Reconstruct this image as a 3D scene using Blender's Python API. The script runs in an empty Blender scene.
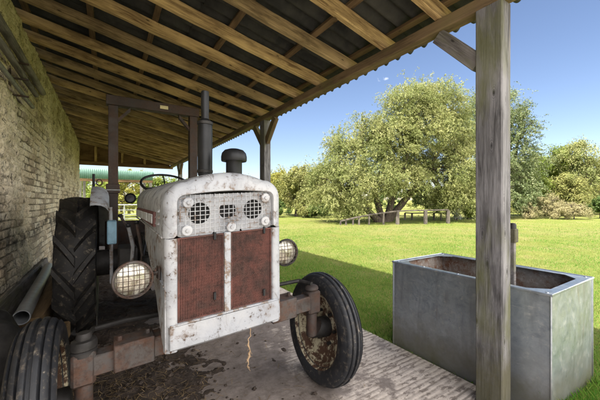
import bpy, math, random
import numpy as np
from mathutils import Vector, Matrix
random.seed(7); RNG = np.random.default_rng(11)
R = math.radians; PI = math.pi
scene = bpy.context.scene; COL = scene.collection

# ------------------------------------------------------------------ camera
F = 302.0; YAW = math.atan(193 / F); S, C_ = math.sin(YAW), math.cos(YAW)
EYE = 1.3
cd = bpy.data.cameras.new('camera'); cam = bpy.data.objects.new('camera', cd); COL.objects.link(cam)
cam.location = (0, 0, EYE); cam.rotation_euler = (R(90), 0, -YAW)
cd.lens = F / 600 * 36; cd.clip_start = 0.05; cd.clip_end = 3000
scene.camera = cam
def ground_at(u, depth, z=0.0):
    "world point for a bearing (picture column of the 600 px photo) and a depth"
    r = (u - 300) / F * depth
    return Vector((depth * S + r * C_, depth * C_ - r * S, z))

# ------------------------------------------------------------------ light
SUN_DIR = Vector((-0.68, -0.06, 1.0)).normalized()       # towards the sun
SUN_EL = math.asin(SUN_DIR.z); SUN_AZ = math.atan2(SUN_DIR.x, SUN_DIR.y)
sl = bpy.data.lights.new('sun', 'SUN'); sl.energy = 2.7; sl.angle = R(0.53); sl.color = (1, .955, .87)
so = bpy.data.objects.new('sun', sl); COL.objects.link(so); so.location = (-20, -10, 30)
so.rotation_euler = SUN_DIR.to_track_quat('Z', 'Y').to_euler()
w = bpy.data.worlds.new('World'); scene.world = w; w.use_nodes = True
def world():
    nt = w.node_tree; nt.nodes.clear(); L = nt.links.new
    out = nt.nodes.new('ShaderNodeOutputWorld'); bg = nt.nodes.new('ShaderNodeBackground')
    sky = nt.nodes.new('ShaderNodeTexSky'); sky.sky_type = 'NISHITA'; sky.sun_disc = False
    sky.sun_elevation = SUN_EL; sky.sun_rotation = SUN_AZ; sky.air_density = 1.0; sky.dust_density = 0.25; sky.ozone_density = 3.0
    bg.inputs['Strength'].default_value = 0.055
    # one small cloud low over the trees, fixed to its direction in the sky
    tc = nt.nodes.new('ShaderNodeTexCoord'); no = nt.nodes.new('ShaderNodeTexNoise'); no.inputs['Scale'].default_value = 42; no.inputs['Detail'].default_value = 5
    L(tc.outputs['Generated'], no.inputs['Vector'])
    # bright clouds added out of view, behind and above, to light the interior
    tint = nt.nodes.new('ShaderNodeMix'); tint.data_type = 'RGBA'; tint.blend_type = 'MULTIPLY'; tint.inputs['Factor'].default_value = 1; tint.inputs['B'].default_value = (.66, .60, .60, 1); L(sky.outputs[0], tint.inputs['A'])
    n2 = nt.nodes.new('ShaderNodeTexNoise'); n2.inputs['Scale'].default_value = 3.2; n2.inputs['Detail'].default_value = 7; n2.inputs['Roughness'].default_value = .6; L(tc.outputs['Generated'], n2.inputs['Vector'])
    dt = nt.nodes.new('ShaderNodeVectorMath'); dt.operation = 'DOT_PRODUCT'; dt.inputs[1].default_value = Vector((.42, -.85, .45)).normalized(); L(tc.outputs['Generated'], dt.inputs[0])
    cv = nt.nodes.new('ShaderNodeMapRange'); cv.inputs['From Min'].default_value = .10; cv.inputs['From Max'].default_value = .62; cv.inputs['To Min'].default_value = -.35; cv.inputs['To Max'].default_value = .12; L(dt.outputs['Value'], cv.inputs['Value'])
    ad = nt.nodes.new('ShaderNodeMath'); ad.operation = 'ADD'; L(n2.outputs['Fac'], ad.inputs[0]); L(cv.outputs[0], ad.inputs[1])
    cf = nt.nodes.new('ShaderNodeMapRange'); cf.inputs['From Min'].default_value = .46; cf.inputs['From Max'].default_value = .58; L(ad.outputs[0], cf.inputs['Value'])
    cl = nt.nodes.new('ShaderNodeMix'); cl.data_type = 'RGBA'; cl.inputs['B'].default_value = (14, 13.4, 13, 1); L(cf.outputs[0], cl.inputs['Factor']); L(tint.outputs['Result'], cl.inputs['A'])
    d = Vector((F * S + 86 * C_, F * C_ - 86 * S, 121)).normalized()
    sub = nt.nodes.new('ShaderNodeVectorMath'); sub.operation = 'SUBTRACT'; sub.inputs[1].default_value = d; L(tc.outputs['Generated'], sub.inputs[0])
    mul = nt.nodes.new('ShaderNodeVectorMath'); mul.operation = 'MULTIPLY'; mul.inputs[1].default_value = (1, 1, 2.6); L(sub.outputs[0], mul.inputs[0])
    ln = nt.nodes.new('ShaderNodeVectorMath'); ln.operation = 'LENGTH'; L(mul.outputs[0], ln.inputs[0])
    m1 = nt.nodes.new('ShaderNodeMath'); m1.operation = 'MULTIPLY_ADD'; m1.inputs[1].default_value = .10; L(no.outputs['Fac'], m1.inputs[0]); L(ln.outputs['Value'], m1.inputs[2])
    mr = nt.nodes.new('ShaderNodeMapRange'); mr.inputs['From Min'].default_value = .040; mr.inputs['From Max'].default_value = .064
    mr.inputs['To Min'].default_value = .6; mr.inputs['To Max'].default_value = 0; L(m1.outputs[0], mr.inputs['Value'])
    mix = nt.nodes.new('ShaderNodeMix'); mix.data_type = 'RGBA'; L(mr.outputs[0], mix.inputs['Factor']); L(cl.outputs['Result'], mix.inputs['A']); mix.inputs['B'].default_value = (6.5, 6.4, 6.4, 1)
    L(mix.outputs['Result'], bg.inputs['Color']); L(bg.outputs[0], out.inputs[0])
world()
vs = scene.view_settings; vs.view_transform = 'Standard'; vs.look = 'None'; vs.gamma = 1; vs.use_curve_mapping = False
vs.exposure = 2.6
scene.cycles.max_bounces = 8; scene.cycles.diffuse_bounces = 5; scene.cycles.transparent_max_bounces = 6
scene.cycles.use_denoising = True; scene.cycles.sample_clamp_indirect = 6

# ------------------------------------------------------------------ materials
class M:
    "small wrapper for node materials"
    def __init__(s, name):
        s.m = bpy.data.materials.new(name); s.m.use_nodes = True; s.nt = s.m.node_tree
        s.b = s.nt.nodes['Principled BSDF']; s.tc = s.nt.nodes.new('ShaderNodeTexCoord')
        s.src = s.tc.outputs['Object']
    def n(s, t): return s.nt.nodes.new('ShaderNode' + t)
    def l(s, a, b): s.nt.links.new(a, b)
    def sv(s, inp, v):
        if hasattr(v, 'is_output') or isinstance(v, bpy.types.NodeSocket): s.l(v, inp)
        else: inp.default_value = (*v, 1) if isinstance(v, (tuple, list)) and len(v) == 3 and inp.type == 'RGBA' else v
    def scaled(s, sc, rnd=False, src=None):
        mp = s.n('Mapping'); s.l(src or s.src, mp.inputs['Vector']); mp.inputs['Scale'].default_value = sc if isinstance(sc, (tuple, list)) else (sc,) * 3
        if rnd:
            oi = s.n('ObjectInfo'); mu = s.n('Math'); mu.operation = 'MULTIPLY'; mu.inputs[1].default_value = 37.0
            s.l(oi.outputs['Random'], mu.inputs[0]); s.l(mu.outputs[0], mp.inputs['Location'])
        return mp.outputs[0]
    def noise(s, sc=1.0, detail=4, rough=.55, vec=None, dist=0.0):
        x = s.n('TexNoise'); s.l(vec or s.src, x.inputs['Vector']); x.inputs['Scale'].default_value = sc; x.inputs['Detail'].default_value = detail
        x.inputs['Roughness'].default_value = rough; x.inputs['Distortion'].default_value = dist; return x.outputs['Fac']
    def voro(s, sc=1.0, vec=None, out='Distance', feature='F1'):
        x = s.n('TexVoronoi'); x.feature = feature; s.l(vec or s.src, x.inputs['Vector']); x.inputs['Scale'].default_value = sc; return x.outputs[out]
    def rng(s, v, a, b, c=0.0, d=1.0, smooth=False):
        x = s.n('MapRange'); x.clamp = True
        if smooth: x.interpolation_type = 'SMOOTHSTEP'
        s.sv(x.inputs['Value'], v)
        for k, q in zip(('From Min', 'From Max', 'To Min', 'To Max'), (a, b, c, d)): x.inputs[k].default_value = q
        return x.outputs[0]
    def math(s, op, a, b=0.0):
        x = s.n('Math'); x.operation = op; s.sv(x.inputs[0], a); s.sv(x.inputs[1], b); return x.outputs[0]
    def mix(s, f, a, b, mode='MIX'):
        x = s.n('Mix'); x.data_type = 'RGBA'; x.blend_type = mode
        s.sv(x.inputs['Factor'], f); s.sv(x.inputs['A'], a); s.sv(x.inputs['B'], b); return x.outputs['Result']
    def bump(s, h, strength=.3, dist=.01, prev=None):
        x = s.n('Bump'); x.inputs['Strength'].default_value = strength; x.inputs['Distance'].default_value = dist; s.l(h, x.inputs['Height'])
        if prev: s.l(prev, x.inputs['Normal'])
        s.l(x.outputs[0], s.b.inputs['Normal']); return x.outputs[0]
    def sep(s, src=None):
        x = s.n('SeparateXYZ'); s.l(src or s.src, x.inputs[0]); return x.outputs
    def set(s, col=None, rough=None, metal=None, spec=None):
        if col is not None: s.sv(s.b.inputs['Base Color'], col)
        if rough is not None: s.sv(s.b.inputs['Roughness'], rough)
        if metal is not None: s.sv(s.b.inputs['Metallic'], metal)
        if spec is not None: s.sv(s.b.inputs['Specular IOR Level'], spec)
        return s

def wood(name, light, dark, green=None, rough=.85, knots=True, scale=1.0, foot=False):
    "grain runs along the local X axis"
    m = M(name)
    v = m.scaled((1.0 * scale, 11 * scale, 11 * scale), True)
    g = m.noise(3.0, 6, .65, v, .9)
    fine = m.noise(7, 5, .75, m.scaled((.55, 26, 26), True))
    big = m.noise(1.3, 3, .5, m.scaled((1.4, 3, 3), True))
    c = m.mix(m.rng(g, .36, .62), dark, light)
    c = m.mix(m.rng(fine, .50, .66, 0, .7), c, tuple(x * .4 for x in dark))
    c = m.mix(m.rng(big, .46, .66, 0, .7), c, tuple(min(1, x * 1.35) for x in light))
    if knots:
        kv = m.scaled((1.0, 2.6, 2.6), True); k = m.voro(4.2, kv)
        ring = m.math('SINE', m.math('MULTIPLY', k, 95.0))
        c = m.mix(m.math('MULTIPLY', m.rng(k, .10, .26, .5, 0), m.rng(ring, -.2, .6)), c, tuple(x * .6 for x in dark))
        c = m.mix(m.rng(k, .045, .085, .92, 0), c, tuple(x * .28 for x in dark))
    st = m.noise(2.0, 6, .65, m.scaled((1.1, 3, 3), True))
    c = m.mix(m.rng(st, .54, .68, 0, .62), c, tuple(x * .45 for x in dark))
    if green:
        gn = m.noise(1.6, 5, .6, m.scaled((1, 3, 3), True)); c = m.mix(m.rng(gn, .50, .66, 0, .7), c, green)
    if foot:
        fx = m.math('ADD', m.sep()[0], m.rng(m.noise(4, 6, .7), .3, .7, -.22, .22)); c = m.mix(m.rng(fx, .18, .55, .8, 0), c, (.085, .078, .038))
    m.set(c, rough, 0, .3); b = m.bump(fine, .6, .005); m.bump(g, .4, .008, b); return m.m

def paint_white(name, dirt=1.0, base=(.385, .395, .41)):
    m = M(name)
    a = m.noise(3.5, 6, .65); b = m.noise(14, 6, .7); sc = m.noise(4, 8, .78, m.scaled((7, 1.6, 1.6)), 1.2); fine = m.noise(70, 4, .7); md = m.noise(7, 7, .72, None, .6)
    c = m.mix(m.rng(a, .38, .64), base, (.265, .285, .32))
    c = m.mix(m.rng(md, .48, .66, 0, .75), c, (.21, .215, .225))
    c = m.mix(m.rng(b, .54, .68, 0, .6), c, (.17, .168, .165))
    c = m.mix(m.rng(sc, .60, .66, 0, .8 * dirt), c, (.10, .085, .075))
    sp = m.math('MULTIPLY', m.rng(b, .55, .61), m.rng(fine, .49, .56))
    c = m.mix(m.math('MULTIPLY', sp, .92 * dirt), c, (.06, .035, .022))
    ru = m.noise(2.6, 5, .7, m.scaled((1.6, 1.6, .6)))
    c = m.mix(m.rng(ru, .68, .78, 0, .5), c, (.19, .12, .075))
    gr = m.noise(1.9, 7, .7, m.scaled((1.3, 1.3, .55))); c = m.mix(m.rng(gr, .50, .72, 0, .25), c, (.29, .28, .26)); ed = m.n('NewGeometry').outputs['Pointiness']; c = m.mix(m.math('MULTIPLY', m.rng(ed, .53, .58), m.rng(b, .50, .58)), c, (.17, .125, .095))
    cr = m.voro(3.2, None, 'Distance', 'DISTANCE_TO_EDGE')
    cm = m.math('MULTIPLY', m.rng(cr, .002, .008, 1, 0), m.rng(md, .5, .58))
    c = m.mix(m.math('MULTIPLY', cm, .6), c, (.13, .11, .10))
    m.set(c, m.rng(b, .3, .7, .38, .7), 0, .45)
    h = m.bump(a, .35, .02); m.bump(m.math('ADD', sp, md), .35, .004, h); return m.m

def metal_rusty(name, base, rust=(.12, .05, .025), amount=.5, rough=.6, metal=.3):
    m = M(name); a = m.noise(9, 6, .7); b = m.noise(40, 4, .7)
    c = m.mix(m.rng(a, .55 - .2 * amount, .72 - .2 * amount), base, rust)
    oil = m.noise(3.2, 6, .7); c = m.mix(m.rng(b, .5, .68, 0, .7), c, tuple(x * .4 for x in rust)); c = m.mix(m.rng(oil, .48, .64, 0, .7), c, (.022, .018, .016)); m.set(c, m.rng(a, .3, .7, rough - .12, rough + .2), metal, .4)
    m.bump(b, .3, .003); return m.m

def plain(name, col, rough=.6, metal=0.0, var=.35, sc=14):
    m = M(name); a = m.noise(sc, 5, .65)
    m.set(m.mix(m.rng(a, .35, .7), tuple(x * (1 - var) for x in col), tuple(x * (1 + var * .6) for x in col)), rough, metal, .4); m.bump(a, .15, .004); return m.m

def rubber(name, tint=(.013, .0125, .0125), dust=(.13, .105, .075), am=1.0):
    m = M(name); a = m.noise(5, 6, .7); b = m.noise(26, 5, .75); f_ = m.noise(120, 3, .6)
    c = m.mix(m.rng(a, .35, .7), tint, tuple(x * 1.9 for x in tint))
    c = m.mix(m.rng(b, .53, .68, 0, .62 * am), c, dust)
    sp = m.math('MULTIPLY', m.rng(b, .6, .66), m.rng(a, .5, .6)); c = m.mix(m.math('MULTIPLY', sp, .7 * am), c, (.35, .31, .25))
    m.set(c, m.rng(a, .3, .7, .42, .74), 0, .35); m.bump(b, .25, .004, m.bump(f_, .2, .002)) if am else m.bump(f_, .2, .002); return m.m

MT = {}
MT['rafter'] = wood('rafter_timber', (.50, .36, .165), (.165, .102, .044))
MT['old_rafter'] = wood('stained_rafter_timber', (.32, .235, .12), (.13, .09, .045))
MT['old_wood'] = wood('grey_weathered_timber', (.22, .205, .195), (.085, .077, .072), (.125, .13, .055))
MT['post_wood'] = wood('grey_post_timber', (.225, .220, .225), (.072, .069, .070), (.125, .13, .055), foot=True)
MT['beam_wood'] = wood('mossy_brown_timber', (.175, .122, .066), (.09, .06, .032), (.15, .145, .05))
MT['batten'] = wood('batten_timber', (.15, .10, .05), (.08, .05, .026))
MT['fence'] = wood('dark_fence_timber', (.135, .115, .095), (.06, .05, .042))
MT['board'] = wood('gable_board_timber', (.20, .125, .06), (.11, .065, .032))
MT['frame_brown'] = metal_rusty('brown_painted_steel', (.042, .029, .023), (.06, .033, .022), .5, .6, .2)
MT['white'] = paint_white('weathered_white_paint'); MT['white_rough'] = paint_white('worn_white_paint', 1.2, (.35, .36, .375))
MT['rust_red'] = metal_rusty('red_brown_rust', (.130, .050, .039), (.085, .047, .039), .6, .8, .05)
MT['rust_dark'] = metal_rusty('dark_rust_core', (.10, .045, .036), (.06, .03, .024), .5, .8, .1)
MT['rust'] = metal_rusty('rusty_grey_steel', (.072, .065, .062), (.095, .05, .033), .6, .62, .35)
MT['black'] = plain('sooty_black_metal', (.016, .017, .019), .45, .3); MT['black_soft'] = plain('oily_black_iron', (.028, .026, .025), .6, .2, .6)
MT['dark_int'] = plain('painted_recess_shade', (.006, .006, .006), .9)
MT['tyre'] = rubber('black_tyre_rubber'); MT['tyre_front'] = rubber('dusty_ribbed_tyre_rubber', (.0135, .0145, .017), (.12, .10, .078), 1.0)
MT['galv_rail'] = plain('pale_galvanised_steel', (.42, .43, .43), .45, .4); MT['pipe_grey'] = plain('grey_plastic_pipe', (.20, .21, .225), .4, 0, .25)
MT['rust_dk'] = metal_rusty('dark_oily_rust', (.045, .036, .033), (.06, .032, .022), .5, .65, .3)
MT['lead'] = plain('lead_coloured_sheet', (.20, .205, .20), .5, .3)
MT['twine'] = plain('orange_twine', (.33, .23, .14), .9); MT['plate'] = plain('cream_label_plate', (.58, .50, .27), .5)
MT['blue'] = plain('pale_blue_plastic', (.20, .36, .48), .5, 0, .3); MT['darkred'] = plain('dull_red_paint', (.12, .045, .04), .6)
MT['gauge'] = plain('cream_badge_paint', (.52, .54, .55), .5, 0, .3)

def rim_mat():
    m = M('flaking_cream_rim'); a = m.noise(16, 6, .75); b = m.noise(50, 4, .7)
    c = m.mix(m.rng(a, .49, .55), (.085, .045, .028), (.48, .43, .30)); c = m.mix(m.rng(b, .55, .7, 0, .7), c, (.06, .035, .02))
    m.set(c, .7, .1, .35); m.bump(a, .4, .004); return m.m
MT['rim'] = rim_mat()
def lens_mat():
    m = M('lamp_lens'); a = m.noise(13, 5, .65, None, .8)
    m.set(m.mix(m.rng(a, .40, .62), (.62, .60, .52), (.17, .15, .10)), .12, .35, .6); m.b.inputs['Coat Weight'].default_value = .6; return m.m  # mottled reflections are painted into the lens colour
MT['lens'] = lens_mat()

def galvanised():
    m = M('blotchy_galvanised_steel'); s1 = m.voro(55, None, 'Color'); a = m.noise(4, 6, .65); b = m.noise(16, 5, .7)
    sx = m.sep(s1); z = m.sep()[2]
    cl = m.noise(9, 6, .7, None, 1.4)
    c = m.mix(m.rng(cl, .34, .66), (.215, .26, .31), (.40, .455, .515)); c = m.mix(m.rng(sx[0], 0, 1, 0, .28), c, (.50, .54, .575)); c = m.mix(m.rng(a, .42, .62, 0, .6), c, (.34, .37, .39))
    c = m.mix(m.rng(b, .57, .66, 0, .6), c, (.52, .535, .53))
    sc_ = m.noise(5, 6, .75, m.scaled((1, 1, 9))); c = m.mix(m.rng(sc_, .60, .66, 0, .5), c, (.55, .57, .58))
    rs = m.noise(2.2, 6, .7, m.scaled((2.2, 2.2, .35))); c = m.mix(m.rng(rs, .62, .72, 0, .5), c, (.17, .105, .065))
    st = m.noise(3, 5, .6, m.scaled((4, 4, .5))); c = m.mix(m.rng(st, .55, .72, 0, .45), c, (.15, .16, .165))
    zz = m.math('ADD', z, m.rng(m.noise(3.2, 6, .7), 0, 1, -.24, .24))     # damp, mossy band near the ground
    c = m.mix(m.rng(zz, .08, .50, .85, 0, True), c, (.115, .105, .08)); c = m.mix(m.math('MULTIPLY', m.rng(zz, .02, .2, .7, 0), m.rng(a, .4, .6)), c, (.085, .085, .035))
    m.set(c, m.rng(b, .3, .7, .26, .5), m.rng(zz, .1, .4, .15, .7), .5); m.bump(a, .12, .01); return m.m
MT['galv'] = galvanised()
def trough_in():
    m = M('rusty_trough_lining'); a = m.noise(7, 6, .7); b = m.noise(30, 4, .7)
    c = m.mix(m.rng(a, .42, .6), (.25, .22, .19), (.16, .075, .04)); c = m.mix(m.rng(b, .5, .66, 0, .8), c, (.36, .33, .30)); m.set(c, .8, .1, .3); m.bump(b, .5, .006); return m.m
MT['lining'] = trough_in()
def water_mat():
    m = M('dark_water'); m.set((.012, .014, .012), .06, 0, .5); m.bump(m.noise(8, 2), .03, .01); return m.m
MT['water'] = water_mat()

def brick_mat():
    m = M('limewashed_old_brick'); P = m.sep(); a = m.noise(1.1, 6, .65); b = m.noise(9, 6, .7); f_ = m.noise(45, 5, .7); big = m.noise(.55, 3)
    tone = m.n('Attribute'); tone.attribute_name = 'relief'
    rel = tone.outputs['Fac']
    c = m.mix(m.rng(b, .35, .65), (.66, .57, .41), (.90, .82, .64))                # limewash over stone and brick
    tn = m.n('Attribute'); tn.attribute_name = 'tone'
    c = m.mix(m.rng(a, .45, .62, 0, .8), c, (.60, .49, .33))
    c = m.mix(m.rng(tn.outputs['Fac'], .55, .95, 0, .75), c, (.20, .155, .11)); c = m.mix(m.rng(tn.outputs['Fac'], .35, .1, 0, .5), c, (.80, .76, .64))
    pit = m.noise(17, 6, .75, None, .7); c = m.mix(m.rng(pit, .565, .605, 0, .9), c, (.085, .07, .05)); c = m.mix(m.rng(pit, .44, .36, 0, .6), c, (.78, .71, .55))
    c = m.mix(m.rng(f_, .52, .62, 0, .65), c, (.22, .185, .135))
    c = m.mix(m.math('MULTIPLY', m.rng(rel, .28, .50, .85, 0), 1.0), c, (.10, .085, .06))    # joints where the wash has gone
    zz = m.math('ADD', P[2], m.rng(a, .3, .7, -.5, .5))
    top_green = m.math('MULTIPLY', m.rng(zz, 2.0, 3.2, 0, .55), m.rng(b, .3, .6, .35, 1)); c = m.mix(top_green, c, (.27, .235, .085))  # greener and darker towards the top of the wall
    low = m.math('MULTIPLY', m.rng(zz, .45, 1.0, .6, 0), m.rng(b, .40, .56)); c = m.mix(low, c, (.20, .185, .16))
    ln_ = m.math('ABSOLUTE', m.math('SUBTRACT', m.math('ADD', P[2], m.rng(m.noise(.9, 3), .3, .7, -.06, .06)), .93))
    band = m.math('MULTIPLY', m.rng(ln_, .03, .12, 1, 0), m.rng(m.noise(5, 5, .7), .42, .56)); c = m.mix(m.math('MULTIPLY', band, .85), c, (.05, .046, .04))
    bl = m.math('MULTIPLY', m.rng(big, .52, .6), m.rng(b, .52, .62)); c = m.mix(m.math('MULTIPLY', bl, .7), c, (.06, .055, .045))
    m.set(c, .95, 0, .2); h = m.bump(b, .8, .03); h = m.bump(pit, .8, .012, h); m.bump(f_, .5, .006, h); return m.m
MT['brick'] = brick_mat()

def roof_mat():
    m = M('dark_corrugated_sheet'); a = m.noise(2.5, 6, .7); b = m.noise(12, 5, .7)
    c = m.mix(m.rng(a, .4, .65), (.017, .018, .017), (.050, .050, .042)); c = m.mix(m.rng(b, .55, .7, 0, .6), c, (.045, .046, .03)); m.set(c, .85, 0, .3); m.bump(b, .4, .005); return m.m
MT['roof'] = roof_mat()
def green_mat():
    m = M('green_profiled_sheet'); a = m.noise(3, 4, .6); m.set(m.mix(m.rng(a, .35, .7), (.075, .16, .12), (.11, .21, .16)), .5, 0, .4); return m.m
MT['green'] = green_mat()

def concrete_mat():
    m = M('ribbed_dirty_concrete'); P = m.sep()
    a = m.noise(1.7, 6, .65); b = m.noise(7, 7, .72); f_ = m.noise(60, 4, .7)
    wob = m.rng(m.noise(1.3, 2), 0, 1, -.2, .2)
    ph = m.math('MULTIPLY', m.math('ADD', P[1], m.math('MULTIPLY', wob, .05)), 2 * PI / .042)
    rib = m.rng(m.math('SINE', ph), -1, 1)
    chip = m.noise(24, 5, .7, m.scaled((.45, 1, 1)))
    c = m.mix(m.rng(b, .35, .65), (.455, .395, .34), (.61, .54, .475))
    c = m.mix(m.rng(f_, .5, .7, 0, .45), c, (.25, .22, .20))
    groove = m.math('MULTIPLY', m.rng(rib, .12, .42, 1, 0), m.rng(m.noise(6, 6, .75, m.scaled((.6, 1, 1))), .40, .56))
    c = m.mix(m.math('MULTIPLY', groove, .62), c, (.10, .076, .062))
    c = m.mix(m.math('MULTIPLY', m.rng(chip, .54, .58), .75), c, (.125, .098, .082))
    # trodden mud: thick beneath the tractor, thinning out towards the open side
    dist = m.math('SUBTRACT', P[0], m.math('MULTIPLY', m.rng(P[1], .4, 2.8), .10))
    cover = m.math('ADD', m.math('ADD', m.rng(dist, .75, 1.95, .34, -.13), m.rng(P[1], .0, .5, -.5, 0)), m.math('SUBTRACT', b, .5)); cover = m.math('ADD', cover, m.math('MULTIPLY', m.math('SUBTRACT', a, .5), 1.0))
    mud = m.mix(m.rng(m.noise(11, 6, .7), .35, .65), (.105, .084, .072), (.235, .20, .18))
    mud = m.mix(m.rng(f_, .45, .7, 0, .5), mud, (.24, .20, .175))
    c = m.mix(m.rng(cover, -.02, .12, 0, .93), c, mud)
    m.set(c, m.rng(cover, -.1, .15, .8, .72), 0, .3)
    h = m.bump(m.math('MULTIPLY', rib, m.rng(cover, -.06, .10, 1, 0)), .5, .004); h = m.bump(b, .5, .015, h); m.bump(f_, .3, .003, h); return m.m
MT['concrete'] = concrete_mat()
def soil_mat(name, a0, a1):
    m = M(name); a = m.noise(6, 6, .7); b = m.noise(38, 5, .75); c = m.mix(m.rng(a, .35, .65), a0, a1); c = m.mix(m.rng(b, .5, .7, 0, .6), c, tuple(x * 1.9 for x in a1))
    m.set(c, .95, 0, .2); h = m.bump(a, .7, .03); m.bump(b, .7, .008, h); return m.m
MT['soil'] = soil_mat('dark_trodden_soil', (.030, .023, .018), (.060, .046, .037)); MT['clod'] = soil_mat('soil_clod', (.035, .027, .022), (.075, .058, .047))

def per_island(name, cols, rough=.7, trans=0.0, spec=.25):
    m = M(name); g = m.n('NewGeometry'); r = m.n('ValToRGB'); m.l(g.outputs['Random Per Island'], r.inputs[0])
    while len(r.color_ramp.elements) < len(cols): r.color_ramp.elements.new(.5)
    for i, c in enumerate(cols): r.color_ramp.elements[i].position = i / (len(cols) - 1); r.color_ramp.elements[i].color = (*c, 1)
    col = r.outputs[0]
    if trans: dn = m.noise(.9, 3, .5); col = m.mix(m.rng(dn, .42, .62, 0, .45), col, tuple(v * q for v, q in zip(cols[0], (.6, .75, .55))))
    m.set(col, rough, 0, spec)
    if trans:
        t = m.n('BsdfTranslucent'); m.l(col, t.inputs['Color']); mx = m.n('MixShader'); mx.inputs[0].default_value = trans
        m.l(m.b.outputs[0], mx.inputs[1]); m.l(t.outputs[0], mx.inputs[2]); m.l(mx.outputs[0], m.nt.nodes['Material Output'].inputs[0])
    return m.m
MT['blade'] = per_island('grass_blades', [(.065, .19, .022), (.115, .25, .032), (.18, .275, .05), (.27, .285, .085)], .6, .5)
MT['straw'] = per_island('straw', [(.26, .18, .09), (.10, .07, .04), (.16, .11, .06), (.34, .25, .13)], .8)
def field_mat():
    m = M('mown_meadow'); a = m.noise(.35, 5, .6); b = m.noise(5, 6, .7); f_ = m.noise(34, 4, .75); big = m.noise(.09, 3, .5)
    c = m.mix(m.rng(b, .35, .65), (.125, .165, .026), (.195, .21, .045)); c = m.mix(m.rng(a, .42, .62, 0, .65), c, (.225, .215, .068)); c = m.mix(m.rng(f_, .5, .72, 0, .6), c, (.075, .115, .016))
    c = m.mix(m.rng(big, .46, .62, 0, .6), c, (.215, .20, .075)); tp = m.noise(1.4, 6, .7); c = m.mix(m.rng(tp, .52, .64, 0, .6), c, (.24, .20, .085))
    m.set(c, .9, 0, .15); h = m.bump(f_, .9, .05); m.bump(b, .6, .08, h); return m.m
def grass_mat():
    m = M('meadow_grass'); g = m.n('NewGeometry'); r = m.n('ValToRGB'); m.l(g.outputs['Random Per Island'], r.inputs[0]); cs = [(.055, .195, .018), (.11, .255, .028), (.18, .28, .045), (.28, .285, .085)]
    while len(r.color_ramp.elements) < 4: r.color_ramp.elements.new(.5)
    for i, c in enumerate(cs): r.color_ramp.elements[i].position = i / 3; r.color_ramp.elements[i].color = (*c, 1)
    p = m.noise(.8, 6, .65); q = m.noise(3.2, 5, .7); P = m.sep()
    dry_sun = m.math('MULTIPLY', m.rng(p, .44, .62), m.rng(P[0], 3.2, 7.0, .25, 1)); c = m.mix(m.math('MULTIPLY', dry_sun, .75), r.outputs[0], (.36, .33, .11)); c = m.mix(m.rng(q, .54, .68, 0, .6), c, (.05, .13, .018))  # dry patches, plus sunlit yellow painted in beyond the roof shadow
    m.set(c, .6, 0, .25); t = m.n('BsdfTranslucent'); m.l(c, t.inputs['Color']); mx = m.n('MixShader'); mx.inputs[0].default_value = .5
    m.l(m.b.outputs[0], mx.inputs[1]); m.l(t.outputs[0], mx.inputs[2]); m.l(mx.outputs[0], m.nt.nodes['Material Output'].inputs[0]); return m.m
MT['blade'] = grass_mat()
MT['field'] = field_mat()
def bark_mat():
    m = M('dark_fissured_bark'); a = m.noise(6, 6, .7, m.scaled((4, 4, 1))); m.set(m.mix(m.rng(a, .35, .65), (.045, .035, .026), (.13, .105, .08)), .95, 0, .2); m.bump(a, .8, .04); return m.m
MT['bark'] = bark_mat()
LEAF = {
    'willow': per_island('willow_leaves', [(.16, .19, .055), (.24, .255, .085), (.31, .31, .12), (.38, .37, .165)], .6, .35, .25),
    'willow_dark': per_island('grey_green_willow_leaves', [(.10, .145, .05), (.15, .185, .07), (.21, .235, .105), (.27, .28, .14)], .55, .30, .35),
    'gold': per_island('yellowing_leaves', [(.24, .23, .045), (.33, .29, .06), (.28, .29, .07), (.40, .34, .075)], .6, .3),
    'lime': per_island('bright_green_leaves', [(.14, .19, .03), (.20, .25, .04), (.24, .27, .05)], .6, .32),
    'olive': per_island('olive_leaves', [(.18, .19, .055), (.25, .245, .075), (.31, .29, .10)], .6, .3),
    'dark': per_island('dark_green_leaves', [(.06, .10, .025), (.09, .14, .035), (.13, .175, .045)], .6, .25),
    'tan': per_island('pale_tan_twigs', [(.30, .25, .12), (.36, .31, .17), (.25, .23, .10), (.42, .37, .22)], .7, .25),
    'silver': per_island('silvery_leaves', [(.34, .36, .33), (.45, .47, .44)], .6, .25),
}

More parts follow.
